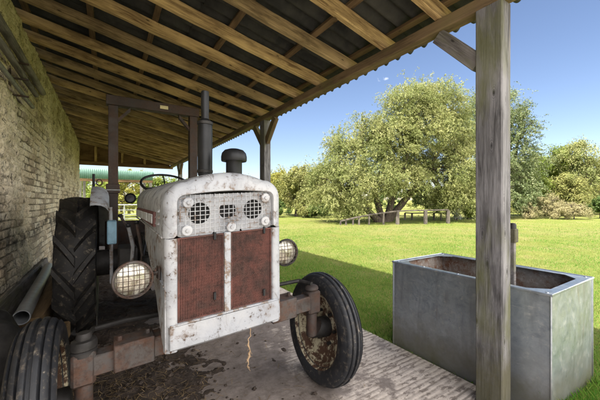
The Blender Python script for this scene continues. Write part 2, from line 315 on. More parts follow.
# ------------------------------------------------------------------ mesh helpers
class MB:
    def __init__(s): s.v = []; s.f = []
    def add(s, vs, fs):
        o = len(s.v); s.v += [tuple(p) for p in vs]; s.f += [tuple(i + o for i in q) for q in fs]; return s
    def box(s, a, b, c=0.0, xf=None):
        "axis box from corner a to corner b with all edges chamfered by c"
        lo = [min(p, q) for p, q in zip(a, b)]; hi = [max(p, q) for p, q in zip(a, b)]
        c = min(c, *[(h - l) * .45 for l, h in zip(lo, hi)])
        if c <= 0:
            vs = [(x, y, z) for x in (lo[0], hi[0]) for y in (lo[1], hi[1]) for z in (lo[2], hi[2])]
            fs = [(0, 1, 3, 2), (4, 6, 7, 5), (0, 4, 5, 1), (2, 3, 7, 6), (0, 2, 6, 4), (1, 5, 7, 3)]
        else:
            idx = {}; vs = []
            for sx in (0, 1):
                for sy in (0, 1):
                    for sz in (0, 1):
                        k = (hi[0] if sx else lo[0], hi[1] if sy else lo[1], hi[2] if sz else lo[2]); d = [(-c if q else c) for q in (sx, sy, sz)]
                        for ax in range(3):
                            p = [k[i] + (0 if i == ax else d[i]) for i in range(3)]; idx[(sx, sy, sz, ax)] = len(vs); vs.append(tuple(p))
            fs = []
            I = lambda sx, sy, sz, ax: idx[(sx, sy, sz, ax)]
            for q in (0, 1):
                fs.append([I(q, a_, b_, 0) for a_, b_ in ((0, 0), (1, 0), (1, 1), (0, 1))]); fs.append([I(a_, q, b_, 1) for a_, b_ in ((0, 0), (0, 1), (1, 1), (1, 0))]); fs.append([I(a_, b_, q, 2) for a_, b_ in ((0, 0), (1, 0), (1, 1), (0, 1))])
            for q in (0, 1):
                for r in (0, 1):
                    fs.append([I(0, q, r, 1), I(1, q, r, 1), I(1, q, r, 2), I(0, q, r, 2)]); fs.append([I(q, 0, r, 0), I(q, 1, r, 0), I(q, 1, r, 2), I(q, 0, r, 2)]); fs.append([I(q, r, 0, 0), I(q, r, 1, 0), I(q, r, 1, 1), I(q, r, 0, 1)])
                    for t in (0, 1):
                        pass
            for sx in (0, 1):
                for sy in (0, 1):
                    for sz in (0, 1): fs.append([I(sx, sy, sz, a_) for a_ in (0, 1, 2)])
        if xf is not None: vs = [tuple(xf @ Vector(p)) for p in vs]
        return s.add(vs, fs)
    def tube(s, pts, r, n=10, cap=True, closed=False):
        pts = [Vector(p) for p in pts]; k = len(pts); rs = r if isinstance(r, (list, tuple)) else [r] * k
        vs = []; prev = None
        for i, p in enumerate(pts):
            if closed: d = pts[(i + 1) % k] - pts[i - 1]
            else: d = pts[min(i + 1, k - 1)] - pts[max(i - 1, 0)]
            d.normalize()
            if prev is None: a = d.orthogonal().normalized()
            else: a = (prev - d * prev.dot(d)); a = a.normalized() if a.length > 1e-6 else d.orthogonal().normalized()
            prev = a; b = d.cross(a)
            vs += [tuple(p + (a * math.cos(2 * PI * j / n) + b * math.sin(2 * PI * j / n)) * rs[i]) for j in range(n)]
        fs = [(i * n + j, i * n + (j + 1) % n, ((i + 1) % k) * n + (j + 1) % n, ((i + 1) % k) * n + j) for i in range(k if closed else k - 1) for j in range(n)]
        if cap and not closed: fs += [tuple(range(n - 1, -1, -1)), tuple((k - 1) * n + j for j in range(n))]
        return s.add(vs, fs)
    def lathe(s, prof, origin=(0, 0, 0), axis='Z', n=32, closed=False):
        "prof: (radius, along-axis)"
        vs = []; k = len(prof); o = Vector(origin)
        for r, h in prof:
            for j in range(n):
                a = 2 * PI * j / n; p = {'Z': (r * math.cos(a), r * math.sin(a), h), 'X': (h, r * math.cos(a), r * math.sin(a)), 'Y': (r * math.sin(a), h, r * math.cos(a))}[axis]; vs.append(tuple(o + Vector(p)))
        fs = [(i * n + j, i * n + (j + 1) % n, ((i + 1) % k) * n + (j + 1) % n, ((i + 1) % k) * n + j) for i in range(k if closed else k - 1) for j in range(n)]
        return s.add(vs, fs)
    def grid(s, rows, closed=False):
        k = len(rows); n = len(rows[0]); vs = [p for r in rows for p in r]
        fs = [(i * n + j, i * n + (j + 1) % n, (i + 1) * n + (j + 1) % n, (i + 1) * n + j) for i in range(k - 1) for j in range(n if closed else n - 1)]
        return s.add(vs, fs)
    def prism(s, poly, axis, a, b):
        "poly: 2D outline in the two other axes, extruded from a to b along the axis"
        def p3(p, t): return {'X': (t, p[0], p[1]), 'Y': (p[0], t, p[1]), 'Z': (p[0], p[1], t)}[axis]
        n = len(poly); vs = [p3(p, a) for p in poly] + [p3(p, b) for p in poly]
        return s.add(vs, [tuple(range(n)), tuple(range(2 * n - 1, n - 1, -1))] + [(i, (i + 1) % n, n + (i + 1) % n, n + i) for i in range(n)])
    def build(s, name, mat, parent=None, xf=None, smooth=35, loc=None):
        vs = s.v if xf is None else [tuple(xf(Vector(p))) for p in s.v]
        me = bpy.data.meshes.new(name); me.from_pydata(vs, [], s.f); me.update()
        import bmesh
        bm = bmesh.new(); bm.from_mesh(me); bmesh.ops.recalc_face_normals(bm, faces=bm.faces); bm.to_mesh(me); bm.free()
        if smooth: me.shade_smooth(); me.set_sharp_from_angle(angle=R(smooth))
        me.materials.append(mat); o = bpy.data.objects.new(name, me); COL.objects.link(o)
        if parent is not None: o.parent = parent
        if loc is not None: o.location = loc
        return o

def np_mesh(name, verts, faces, mat, parent=None, smooth=False):
    "verts (N,3), faces (M,k) numpy arrays"
    me = bpy.data.meshes.new(name); n, m_, k = len(verts), len(faces), faces.shape[1]
    me.vertices.add(n); me.vertices.foreach_set('co', np.ascontiguousarray(verts, dtype=np.float32).ravel())
    me.loops.add(m_ * k); me.loops.foreach_set('vertex_index', np.ascontiguousarray(faces, dtype=np.int32).ravel())
    me.polygons.add(m_); me.polygons.foreach_set('loop_start', np.arange(0, m_ * k, k, dtype=np.int32))
    me.polygons.foreach_set('use_smooth', np.full(m_, smooth, dtype=bool))
    me.update(calc_edges=True); me.validate(); me.materials.append(mat)
    o = bpy.data.objects.new(name, me); COL.objects.link(o)
    if parent is not None: o.parent = parent
    return o

def tag(o, label=None, cat=None, group=None, kind=None):
    for k, v in (('label', label), ('category', cat), ('group', group), ('kind', kind)):
        if v: o[k] = v
    return o
def thing(name, loc, label, cat, group=None, rz=0.0):
    o = bpy.data.objects.new(name, None); COL.objects.link(o); o.location = loc; o.rotation_euler = (0, 0, rz); o.empty_display_size = .2
    return tag(o, label, cat, group)
def copy_tree(o, parent=None):
    c = o.copy(); COL.objects.link(c)
    if parent is not None: c.parent = parent
    for ch in list(o.children): copy_tree(ch, c)
    return c

BM = {}
def beam(name, p0, p1, wd, ht, mat, parent, up=(0, 0, 1), bev=.004, wob=.0015):
    "timber from p0 to p1 (centre line), wd sideways, ht along up; grain along local X"
    p0, p1 = Vector(p0), Vector(p1); L = (p1 - p0).length; x = (p1 - p0).normalized(); z = Vector(up); z = (z - x * z.dot(x)).normalized(); y = z.cross(x)
    nseg = max(1, int(L / .25)); b = bev; rows = []
    prof = [(-wd / 2 + b, -ht / 2), (wd / 2 - b, -ht / 2), (wd / 2, -ht / 2 + b), (wd / 2, ht / 2 - b), (wd / 2 - b, ht / 2), (-wd / 2 + b, ht / 2), (-wd / 2, ht / 2 - b), (-wd / 2, -ht / 2 + b)]
    for i in range(nseg + 1):
        dy, dz = (random.uniform(-wob, wob), random.uniform(-wob, wob)) if 0 < i < nseg else (0, 0)
        rows.append([(L * i / nseg, q[0] + dy, q[1] + dz) for q in prof])
    m = MB(); m.grid(rows, True); m.f += [tuple(range(8)), tuple(nseg * 8 + j for j in range(7, -1, -1))]
    o = m.build(name, mat, parent, smooth=25)
    mw = Matrix((x, y, z)).transposed().to_4x4(); mw.translation = p0; o.matrix_local = mw; BM[o.name] = mw
    return o

def vnoise(x, y, seed):
    "2-D value noise on arrays"
    r = np.random.default_rng(seed); T = r.random((256, 256)); xi = np.floor(x).astype(int); yi = np.floor(y).astype(int); fx = x - xi; fy = y - yi
    fx = fx * fx * (3 - 2 * fx); fy = fy * fy * (3 - 2 * fy); a, b = xi & 255, yi & 255; a1, b1 = (xi + 1) & 255, (yi + 1) & 255
    return (T[a, b] * (1 - fx) + T[a1, b] * fx) * (1 - fy) + (T[a, b1] * (1 - fx) + T[a1, b1] * fx) * fy
def fbm(x, y, seed, oct=4):
    s = 0; a = .5
    for i in range(oct): s = s + a * vnoise(x * 2 ** i, y * 2 ** i, seed + i); a *= .5
    return s
def grid_faces(nx, ny):
    i = np.arange(nx - 1)[:, None] * ny + np.arange(ny - 1)[None, :]; i = i.ravel(); return np.stack([i, i + ny, i + ny + 1, i + 1], 1)

# ------------------------------------------------------------------ ground
def build_ground():
    # meadow: one sheet out to the horizon, finer near the barn
    def axis(lo, mid0, mid1, hi):
        return np.concatenate([-np.geomspace(-lo, -mid0, 14)[:-1] if lo < 0 else [], np.linspace(mid0, mid1, 60), np.geomspace(mid1, hi, 16)[1:]])
    xs = axis(-1500, -20, 40, 1500); ys = axis(-1500, -20, 40, 1500)
    X, Y = np.meshgrid(xs, ys, indexing='ij'); d = np.hypot(X - 2, Y)
    Z = (fbm(X * .12 + 50, Y * .12 + 50, 5, 3) - .45) * .10 * np.clip((d - 8) / 10, 0, 1) - .02
    Z = Z + np.clip((d - 60) / 400, 0, 1) * .0
    f = np_mesh('field', np.stack([X, Y, Z], -1).reshape(-1, 3), grid_faces(len(xs), len(ys)), MT['field'], None, True)
    tag(f, 'mown sunlit meadow stretching from the barn to the trees', 'field', None, 'structure')
    c = MB().box((-1.2, -4.5, -.25), (2.19, 12.6, 0), .012).build('concrete_floor', MT['concrete']); tag(c, 'ribbed concrete floor of the barn smeared with mud', 'floor', None, 'structure')
    yd = MB().box((-14, -16, -.3), (-1.2, .2, -.006)).box((-1.2, -16, -.3), (2.19, -4.5, -.006)).build('bounce_yard', MT['concrete'], smooth=0); tag(yd, 'unseen pale concrete farmyard added outside the open end to bounce sunlight in', 'bounce_yard', None, 'structure')  # unseen pale slab added behind the camera to bounce sunlight into the barn
    # trodden soil lying on the concrete
    xs = np.arange(-.82, 1.32, .014); ys = np.arange(.55, 7.5, .014); X, Y = np.meshgrid(xs, ys, indexing='ij')
    base = fbm(X * 2.2, Y * 2.2, 21, 4); fine = fbm(X * 14, Y * 14, 31, 4)
    edge = np.clip((.42 + .10 * np.clip(Y - 1.2, 0, 4) - X) / .55, -1, 1)
    Z = .030 * edge + (base - .47) * .10 + (fine - .47) * .045
    Z = np.where(X < -.3, Z + (-.3 - X) * .25, Z); Z = np.clip(Z, -.05, .2) - .004
    s = np_mesh('soil', np.stack([X, Y, Z], -1).reshape(-1, 3), grid_faces(len(xs), len(ys)), MT['soil'], None, True)
    tag(s, 'dark trodden soil and muck on the floor under the tractor', 'soil', None, 'stuff')
    def soil_z(x, y):
        b = fbm(x * 2.2, y * 2.2, 21, 4); q = fbm(x * 14, y * 14, 31, 4); e = np.clip((.42 + .10 * np.clip(y - 1.2, 0, 4) - x) / .55, -1, 1)
        z = .030 * e + (b - .47) * .10 + (q - .47) * .045; z = np.where(x < -.3, z + (-.3 - x) * .25, z); return np.maximum(z - .004, 0)
    # clods
    n = 5200; x = RNG.uniform(-.7, 1.3, n); y = RNG.uniform(.6, 3.4, n); keep = RNG.random(n) < np.clip((.85 - x) / .8, .05, 1); x, y = x[keep], y[keep]; n = len(x)
    r = np.minimum(RNG.gamma(2.0, .0032, n) + .002, .02); oct_ = np.array([(1, 0, 0), (0, 1, 0), (-1, 0, 0), (0, -1, 0), (0, 0, .7), (0, 0, -.5), (.7, .7, .3), (-.7, .7, .3), (-.7, -.7, .3), (.7, -.7, .3)])
    tri = np.array([(0, 6, 5), (6, 1, 5), (1, 7, 5), (7, 2, 5), (2, 8, 5), (8, 3, 5), (3, 9, 5), (9, 0, 5), (0, 4, 6), (6, 4, 1), (1, 4, 7), (7, 4, 2), (2, 4, 8), (8, 4, 3), (3, 4, 9), (9, 4, 0)])
    V = oct_[None] * r[:, None, None] * RNG.uniform(.6, 1.4, (n, 10, 3)); V = V + np.stack([x, y, soil_z(x, y) + r * .3], 1)[:, None, :]
    Fc = tri[None] + (np.arange(n) * 10)[:, None, None]
    tag(np_mesh('soil_clods', V.reshape(-1, 3), Fc.reshape(-1, 3), MT['clod']), 'loose clods of dark soil scattered on the muddy floor', 'soil clods', None, 'stuff')
    # straw
    n = 2600; x = np.concatenate([RNG.normal(.05, .28, n), RNG.normal(.05, .35, n // 2), RNG.uniform(-.6, 1.6, 260)]); y = np.concatenate([RNG.normal(1.55, .35, n), RNG.normal(2.6, .5, n // 2), RNG.uniform(.8, 3.2, 260)])
    n = len(x); a = RNG.uniform(0, PI, n); L = RNG.uniform(.015, .085, n); wd = RNG.uniform(.0006, .0019, n); tl = RNG.uniform(-.35, .35, n)
    z = soil_z(x, y) + .004 + np.abs(np.sin(tl)) * L * .5 * .5
    dx, dy = np.cos(a), np.sin(a); P = np.stack([x, y, z], 1); D = np.stack([dx, dy, tl * .5], 1) * L[:, None] / 2; N = np.stack([-dy, dx, 0 * dx], 1) * wd[:, None]
    B = np.stack([RNG.normal(0, .006, n), RNG.normal(0, .006, n), np.abs(RNG.normal(0, .004, n))], 1)
    V = np.stack([P - D - N, P - D + N, P + B + N, P + B - N, P + D + N, P + D - N], 1)
    i = np.arange(n)[:, None] * 6; Fc = np.concatenate([i + np.array([[0, 1, 2, 3]]), i + np.array([[3, 2, 4, 5]])])
    tag(np_mesh('straw', V.reshape(-1, 3), Fc, MT['straw']), 'wisps of old straw strewn over the soil round the axle', 'straw', None, 'stuff')
    # grass blades near the barn
    n = 420000; dd = np.exp(RNG.uniform(math.log(2.0), math.log(30), n)); an = RNG.uniform(R(8), R(88), n); x = dd * np.sin(an); y = dd * np.cos(an)
    edge = 2.185 + (fbm(y * 3, y * 0 + 3, 77, 3) - .45) * .10
    ok = (x > edge) & ~((x > 2.2) & (x < 2.97) & (y > .70) & (y < 1.87)) & (RNG.random(n) < np.clip((30 - dd) / 20, 0, 1)); x, y, dd = x[ok], y[ok], dd[ok]; n = len(x)
    nearx = np.clip(1 - (x - edge[ok]) / .25, 0, 1)
    h = RNG.uniform(.012, .034, n) * (.6 + 1.1 * fbm(x * 2.6, y * 2.6, 97, 3)) * (1 + .5 * fbm(x * 1.3, y * 1.3, 91, 2)) * (1 + .8 * nearx * RNG.random(n)) * np.where((x < 3.09) & (y < .70), 2.3, np.where((x < 2.21) & (y < 1.9), .45, 1))
    wd = .0018 + .0007 * dd * RNG.uniform(.5, 1.2, n); a = RNG.uniform(0, 2 * PI, n); ln = RNG.uniform(.2, .9, n) * h
    la = RNG.uniform(0, 2 * PI, n); z0 = np.full(n, -.022)
    P = np.stack([x, y, z0], 1); N = np.stack([np.cos(a), np.sin(a), 0 * a], 1) * wd[:, None] / 2; T = np.stack([np.cos(la) * ln, np.sin(la) * ln, h], 1)
    V = np.stack([P - N, P + N, P + T * .55 + N * .8 - np.stack([0 * h, 0 * h, -h * .1], 1), P + T], 1); i = np.arange(n)[:, None] * 4
    tag(np_mesh('grass', V.reshape(-1, 3), i + np.array([[0, 1, 2, 3]]), MT['blade']), 'short green grass growing up to the edge of the concrete', 'grass', None, 'stuff')
build_ground()

# ------------------------------------------------------------------ barn
WX = -.79; Y0, Y1 = .36, 12.3; BX = 2.0; BZ = 2.515; SLOPE = .215
def raf_z(x): return BZ + .085 + SLOPE * (BX - x)          # underside of the rafters
def build_barn():
    b = thing('open_barn', (0, 0, 0), 'open-fronted lean-to barn with limewashed brick wall, timber rafters and dark corrugated roof', 'barn')
    # brick wall: real relief, courses 78 mm high
    ys = np.arange(Y0, Y1 + .001, .0135); zs = np.arange(-.1, raf_z(WX) + .0001, .0085); Yg, Zg = np.meshgrid(ys, zs, indexing='ij')
    wz = Zg + (fbm(Yg * .8, Zg * .8, 3, 3) - .45) * .06; row = np.floor(wz / .078); rr = np.random.default_rng(4)
    off = rr.random(200)[(row.astype(int) + 20) % 200] * .23; yy = Yg + (fbm(Yg * 1.5, Zg * 1.5, 9, 2) - .4) * .05 + off; col = np.floor(yy / .225)
    fz = wz / .078 - row; fy = yy / .225 - col
    ez = np.minimum(fz, 1 - fz) * .078; ey = np.minimum(fy, 1 - fy) * .225
    jo = np.clip(np.minimum(ez, ey) / .009, 0, 1); H = rr.random((400, 400))[(row.astype(int) + 50) % 400, (col.astype(int) + 50) % 400]
    lime = np.clip((fbm(Yg * .9, Zg * .9, 15, 4) - .52) * 5 + np.clip((Zg - 1.55) * .7, -.45, .7), 0, 1)       # thick limewash hides the courses higher up
    depth = jo * (.012 + .014 * H); rough = (fbm(Yg * 5, Zg * 5, 41, 4) - .47) * .07 + (fbm(Yg * 15, Zg * 15, 47, 3) - .45) * .03
    D = 1.4 * depth * (1 - .65 * lime) + rough * (.5 + .9 * lime) + .018 * lime
    rel = np.clip(.55 * jo * (1 - lime) + .75 * lime + rough * 9 + .1 * H, 0, 1)
    V = np.stack([WX + D, Yg, Zg], -1).reshape(-1, 3); Fc = grid_faces(len(ys), len(zs))
    wl = np_mesh('wall', V, Fc, MT['brick'], b, True)
    a2 = wl.data.attributes.new('tone', 'FLOAT', 'POINT'); a2.data.foreach_set('value', (H * (1 - .7 * lime) + .45 * .7 * lime).ravel().astype(np.float32))
    at = wl.data.attributes.new('relief', 'FLOAT', 'POINT'); at.data.foreach_set('value', rel.ravel().astype(np.float32))
    k = MB().box((WX - .36, Y0, -.1), (WX - .02, Y1, raf_z(WX) + .02)).box((WX - .02, Y1 - .001, -.1), (WX + .02, Y1 + .004, raf_z(WX))).build('wall_core', MT['brick'], b, smooth=0)
    # wall plate and the mortar fill between rafter ends
    beam('wall_plate', (WX - .13, Y0, raf_z(WX) + .045), (WX - .13, Y1, raf_z(WX) + .045), .10, .085, MT['batten'], b)
    # rafters
    ang = math.atan(SLOPE); nrm = Vector((math.sin(ang), 0, math.cos(ang)))
    k = 0; y = 1.805 - 2 * .493
    while y < Y1 - .1:
        x0, x1 = WX - .30, BX + .13; j = random.uniform(-.022, .022)
        p0 = Vector((x0, y + j, raf_z(x0))) + nrm * .056; p1 = Vector((x1, y - j, raf_z(x1))) + nrm * .056
        beam('rafter', p0, p1, .050, .112, MT['rafter' if random.random() < .8 else 'old_rafter'], b, nrm, .004, .004); y += .493
    # battens on the rafters
    for x in (-.72, -.14, .40, 1.0, 1.60, 2.06):
        z = raf_z(x) + .112 / math.cos(ang) + .018
        beam('batten', (x, Y0, z), (x, Y1, z), .055, .034, MT['batten'], b, nrm, .003, .001)
    # corrugated sheets in two overlapping rows
    P = .146; ys = np.arange(Y0 - .08, Y1 + .16, P / 12)
    def sheet(xa, xb, lift):
        xs = np.linspace(xa, xb, 10); X, Yg = np.meshgrid(xs, ys, indexing='ij')
        Z = BZ + .085 + SLOPE * (BX - X) + .112 / math.cos(ang) + .037 + .030 + lift + (.029) * np.cos(Yg * 2 * PI / P) + (vnoise(X * 2, Yg / .9, 8) - .5) * .006
        o = np_mesh('roof_sheet', np.stack([X, Yg, Z], -1).reshape(-1, 3), grid_faces(len(xs), len(ys)), MT['roof'], b, True)
        s = o.modifiers.new('thickness', 'SOLIDIFY'); s.thickness = .007; s.offset = 1
    sheet(.72, 2.40, 0); sheet(WX - .42, .86, .012)
    # eaves beam, end tie beam, gable boarding with studs
    beam('eaves_beam', (BX + .05, Y0, BZ + .041), (BX + .05, Y1, BZ + .041), .105, .083, MT['beam_wood'], b, bev=.008)
    zt = BZ + .01
    beam('tie_beam', (WX - .1, Y1 - .06, zt), (BX + .1, Y1 - .06, zt), .10, .12, MT['board'], b)
    g = MB(); n = 18
    for i in range(n):
        xa = WX - .05 + (BX + .05 - WX) * i / n; xb = WX - .05 + (BX + .05 - WX) * (i + 1) / n
        g.prism([(xa - .006, zt + .06), (xb + .006, zt + .06), (xb + .006, raf_z(xb) + .15), (xa - .006, raf_z(xa) + .15)], 'Y', Y1 + .012 + .022 * (i % 2), Y1 + .032 + .022 * (i % 2))
    g.build('gable_boarding', MT['board'], b, smooth=0)
    for x in (-.32, .45, 1.15): beam('stud', (x, Y1 - .04, zt + .06), (x, Y1 - .04, raf_z(x)), .07, .05, MT['rafter'], b, (0, 1, 0))
    # posts with knee braces
    for i, y in enumerate((.954, 4.22, 7.45, 10.65)):
        p = beam('post', (BX + .058, y, -.02), (BX + .058, y, BZ - .001 + (.083 if False else 0)), .158, .112, MT['post_wood'], b, (1, 0, 0), .006, .001)
        inv = BM[p.name].inverted()
        for sgn in ((1,) if i == 0 else (1, -1)):
            ya = y + sgn * .075; yb = y + sgn * .36
            br = beam('brace', (BX + .052, ya, BZ - .33), (BX + .052, yb, BZ - .02), .06, .10, MT['old_wood'] if i == 0 else MT['beam_wood'], p, (0, 0, 1), .004)
            br.matrix_local = inv @ BM[br.name]
    return b
barn = build_barn()

def lying_poles():
    "old timbers and pipes slung along the top of the wall"
    for nm, lb, cat, mat, x, z, y0, y1, r in (
            ('long_pole', 'thick grey pole slung highest on the wall below the rafters', 'pole', MT['old_wood'], -.69, 2.66, .3, 5.0, .035),
            ('metal_pipe', 'thin dark pipe slung lowest on the wall under the poles', 'pipe', MT['lead'], -.69, 2.33, .2, 4.4, .020),
            ('long_pole', 'slimmer grey pole slung on the wall between the thick pole and the pipe', 'pole', MT['old_wood'], -.685, 2.50, .4, 4.55, .028)):
        n = 14; m = MB(); m.tube([((y1 - y0) * i / n, random.uniform(-.004, .004), random.uniform(-.004, .004)) for i in range(n + 1)], [r * random.uniform(.94, 1.05) for _ in range(n + 1)], 12)
        o = m.build(nm, mat); o.matrix_local = Matrix.Translation((x, y0, z)) @ Matrix.Rotation(PI / 2, 4, 'Z') @ Matrix.Rotation(random.uniform(-.006, .006), 4, 'Y')
        tag(o, lb, cat)
    for y in (1.0, 3.9):
        k = thing('wall_bracket', (WX, y, 2.3), 'iron bracket carrying the poles, %s' % ('nearer the open end' if y < 2 else 'farther along the wall under the pole ends'), 'bracket')
        MB().box((-.01, -.02, -.05), (.02, .02, .46), .003).build('back_plate', MT['rust'], k)
        for z in (.009, .171, .324): MB().box((.02, -.015, -.012 + z), (.15, .015, z), .002).build('arm', MT['rust'], k)
lying_poles()

# ------------------------------------------------------------------ tractor
TX, TY = .50, 1.42
def shear(p): return Vector((p.x, p.y, p.z + .055 * p.x))
def outline(hw, z0, zt, rad, crown, inset, n1=5, n2=9, n3=9):
    "open section: right foot, up, over the shoulder, to the left foot; inset shrinks it"
    hw2 = hw - inset; zt2 = zt - inset; r = max(.012, rad - inset * .5); pts = []
    for i in range(n1): pts.append((hw2, z0 + (zt2 - r - z0) * i / n1))
    for i in range(n2): a = PI / 2 * i / (n2 - 1); pts.append((hw2 - r + r * math.cos(a), zt2 - r + r * math.sin(a)))
    for i in range(1, n3): x = (hw2 - r) * (1 - i / (n3 - 1)); pts.append((x, zt2 + crown * (1 - (x / max(hw2 - r, .01)) ** 2)))
    return pts + [(-x, z) for x, z in pts[-2::-1]]

def build_tractor():
    t = thing('vintage_tractor', (TX, TY, 0), 'old white tractor with rusty red grille standing nose-out under the barn roof', 'tractor')
    HW, Z0, ZT = .292, 1.145, 1.395
    m = MB(); rows = []
    def row(o, y): rows.append([(x, y, z) for x, z in o])
    op = outline(.235, Z0 + .008, 1.332, .035, .012, 0)
    row(op, .045); row(op, .012); row([(x * 1.02, z + .003) for x, z in op], -.004)
    row(outline(HW, Z0, ZT, .095, .042, .038), -.004)
    for i in range(1, 8): a = PI / 2 * i / 7; row(outline(HW, Z0, ZT, .095, .042, .038 * (1 - math.sin(a))), .052 * (1 - math.cos(a)))
    for y in (.20, .36, .55, .75, .95, 1.15, 1.35, 1.5):
        k = y / 1.5; row([(x * (1 - .03 * k) + random.uniform(-.0012, .0012), z + .012 * k + random.uniform(-.0012, .0012)) for x, z in outline(HW, Z0 + .03 * k, ZT, .105, .046, 0)], y)
    a = outline(HW * .97, Z0 + .03, ZT + .012, .125, .038, .02); row(a, 1.525); row([(x * .9, Z0 + .03 + (z - Z0 - .03) * .9) for x, z in a], 1.53)
    m.grid(rows)
    hood = m.build('bonnet', MT['white'], t, shear, 50)
    # seam bead along the bonnet foot, louvres and long side badge
    for s in (-1, 1):
        bd = MB(); bd.tube([(s * (HW + .001), y, Z0 + .02 * y + .002) for y in (.05, .5, 1.0, 1.5)], .005, 6); bd.build('seam', MT['white_rough'], hood, shear)
        for k in range(3):
            v = MB(); z = 1.265 - .03 * k; xx = s * (HW - .001)
            v.add([(xx, .135, z - .008), (xx, .235, z - .008), (xx + s * .010, .225, z - .006), (xx + s * .010, .145, z - .006), (xx, .135, z + .008), (xx, .235, z + .008)], [(0, 1, 2, 3), (3, 2, 5, 4), (0, 3, 4), (1, 5, 2)]); v.build('louvre', MT['white'], hood, shear, 20)
        bg = MB(); x0, x1 = s * (HW - .004), s * (HW + .010)
        bg.prism([(.27, 1.18), (1.30, 1.195), (1.30, 1.255), (.27, 1.255)], 'X', x0, x1); fr = bg.build('side_badge', MT['darkred'], hood, shear, 20)
        for ya, yb in ((.295, .52), (.54, .80), (.82, 1.27)):
            c = MB(); c.box((s * (HW + .011), ya, 1.195), (s * (HW + .015), yb, 1.243), .003); c.build('badge_panel', MT['gauge'], fr, shear)
    # radiator cowl: side plates, front posts
    for s in (-1, 1):
        c = MB(); prof = [(.012, .64), (.10, .66), (.30, .82), (.62, .98), (.84, 1.06), (.85, Z0 + .012), (.02, Z0 - .002)]
        c.prism(prof, 'X', s * (HW - .022), s * (HW - .006)); sp = c.build('side_panel', MT['white'], t, shear, 20)
        b2 = MB(); b2.tube([(s * (HW - .004), .03, .93), (s * (HW - .004), .25, .945), (s * (HW - .004), .52, .965)], .004, 6); b2.build('seam', MT['white_rough'], sp, shear)
        c = MB(); xi, xo, r = .236, HW - .004, .03
        sec = [(xi, .03), (xi, .006), (xi + .006, 0), (xo - r, 0)] + [(xo - r + r * math.sin(a), r - r * math.cos(a)) for a in (PI / 8, PI / 4, 3 * PI / 8, PI / 2)] + [(xo, .05)]
        c.grid([[(s * x, y, z) for x, y in sec] for z in (.64, .8, .95, 1.05, Z0 - .003)]); c.build('cowl_post', MT['white_rough'], t, shear, 50)
    c = MB(); c.grid([[(x, y, z) for x, y in ((-.283, .06), (-.283, .02), (-.268, -.008), (-.1, -.012), (.1, -.012), (.268, -.008), (.283, .02), (.283, .06))] for z in (.655, .70, .755)])
    c.grid([[(x, y, z) for x, y in ((-.283, .06), (-.283, .02), (-.268, -.008), (-.1, -.012), (.1, -.012), (.268, -.008), (.283, .02), (.283, .06))] if q else [(x * .97, y + .02, z) for x, y in ((-.283, .05), (-.283, .02), (-.268, -.008), (-.1, -.012), (.1, -.012), (.268, -.008), (.283, .02), (.283, .05))] for z, q in ((.640, 0), (.655, 1))])
    c.box((-.268, -.006, .752), (.268, .03, .762), .003); ap = c.build('apron', MT['white_rough'], t, shear, 40)
    # lower grille: two framed panels of thin upright slats
    for xa, xb in ((-.234, -.024), (.012, .234)):
        g = MB(); n = int((xb - xa) / .0068)
        for i in range(n):
            x = xa + (xb - xa) * (i + .5) / n; g.box((x - .0018, .016, .762), (x + .0018, .024, Z0 - .005))
        for i in range(26): z = .768 + (Z0 - .012 - .768) * i / 25; g.box((xa, .0195, z - .0006), (xb, .0225, z + .0006))
        gr = g.build('grille', MT['rust_red'], t, shear, 0)
        q = MB()
        for a, b in (((xa, .010, .762), (xa + .006, .028, Z0 - .004)), ((xb - .006, .010, .762), (xb, .028, Z0 - .004)), ((xa + .006, .010, .762), (xb - .006, .028, .768)), ((xa + .006, .010, Z0 - .010), (xb - .006, .028, Z0 - .004))): q.box(a, b, .001)
        q.build('grille_frame', MT['rust_red'], gr, shear, 0)
        z = .83 if xa < 0 else .79
        for zz in (z, Z0 - .03): MB().box((xb - .05, .002, zz), (xb - .038, .012, zz + .035), .002).build('catch', MT['black'], gr, shear)
    MB().box((-.022, .002, .758), (.010, .026, Z0), .003).build('centre_strip', MT['white_rough'], t, shear)
    MB().box((-.24, .030, .70), (.24, .10, Z0 - .006), .004).build('radiator_core', MT['rust_dark'], t, shear)
    # upper guard plate with three round holes, wire mesh and five big washers
    pl = MB(); Zb, Zt = Z0 - .004, 1.332; cx = [-.135, 0, .135]; xs = [-.232, -.0675, .0675, .232]; rad = [.050, .042, .050]
    for i in range(3):
        zc = 1.245 if i != 1 else 1.25; N = 48; outer = []; inner = []
        for j in range(N):
            a = 2 * PI * j / N; dx, dz = math.cos(a), math.sin(a)
            t_ = min(((xs[i + 1] - cx[i]) / dx if dx > 1e-6 else (xs[i] - cx[i]) / dx if dx < -1e-6 else 9), ((Zt - zc) / dz if dz > 1e-6 else (Zb - zc) / dz if dz < -1e-6 else 9))
            outer.append((cx[i] + dx * t_, .026, zc + dz * t_)); rr = rad[i]; hx, hz = dx * rr, dz * rr
            if i == 1: hz = min(hz, .026)
            inner.append((cx[i] + hx, .026, zc + hz))
        pl.grid([outer, inner, [(x, .034, z) for x, y, z in inner]], True)
    gp = pl.build('guard_plate', MT['white_rough'], t, shear, 30)
    MB().box((-.23, .0292 + .0055, Z0), (.23, .0385, 1.33)).build('shade_backing', MT['dark_int'], gp, shear, 0)  # near-black sheet paints the shade behind the round holes
    wm = MB()
    for i in range(21): x = -.225 + .45 * i / 20; wm.tube([(x, .010 + random.uniform(-.001, .001), Z0 + .004), (x + random.uniform(-.002, .002), .008, 1.25), (x, .010, 1.334 - (.02 if abs(x) > .21 else 0))], .0019, 5)
    for i in range(9): z = Z0 + .010 + (1.318 - Z0 - .01) * i / 8; wm.tube([(-.228, .0145, z), (0, .0125 + random.uniform(-.001, .001), z + random.uniform(-.002, .002)), (.228, .0145, z)], .0019, 5)
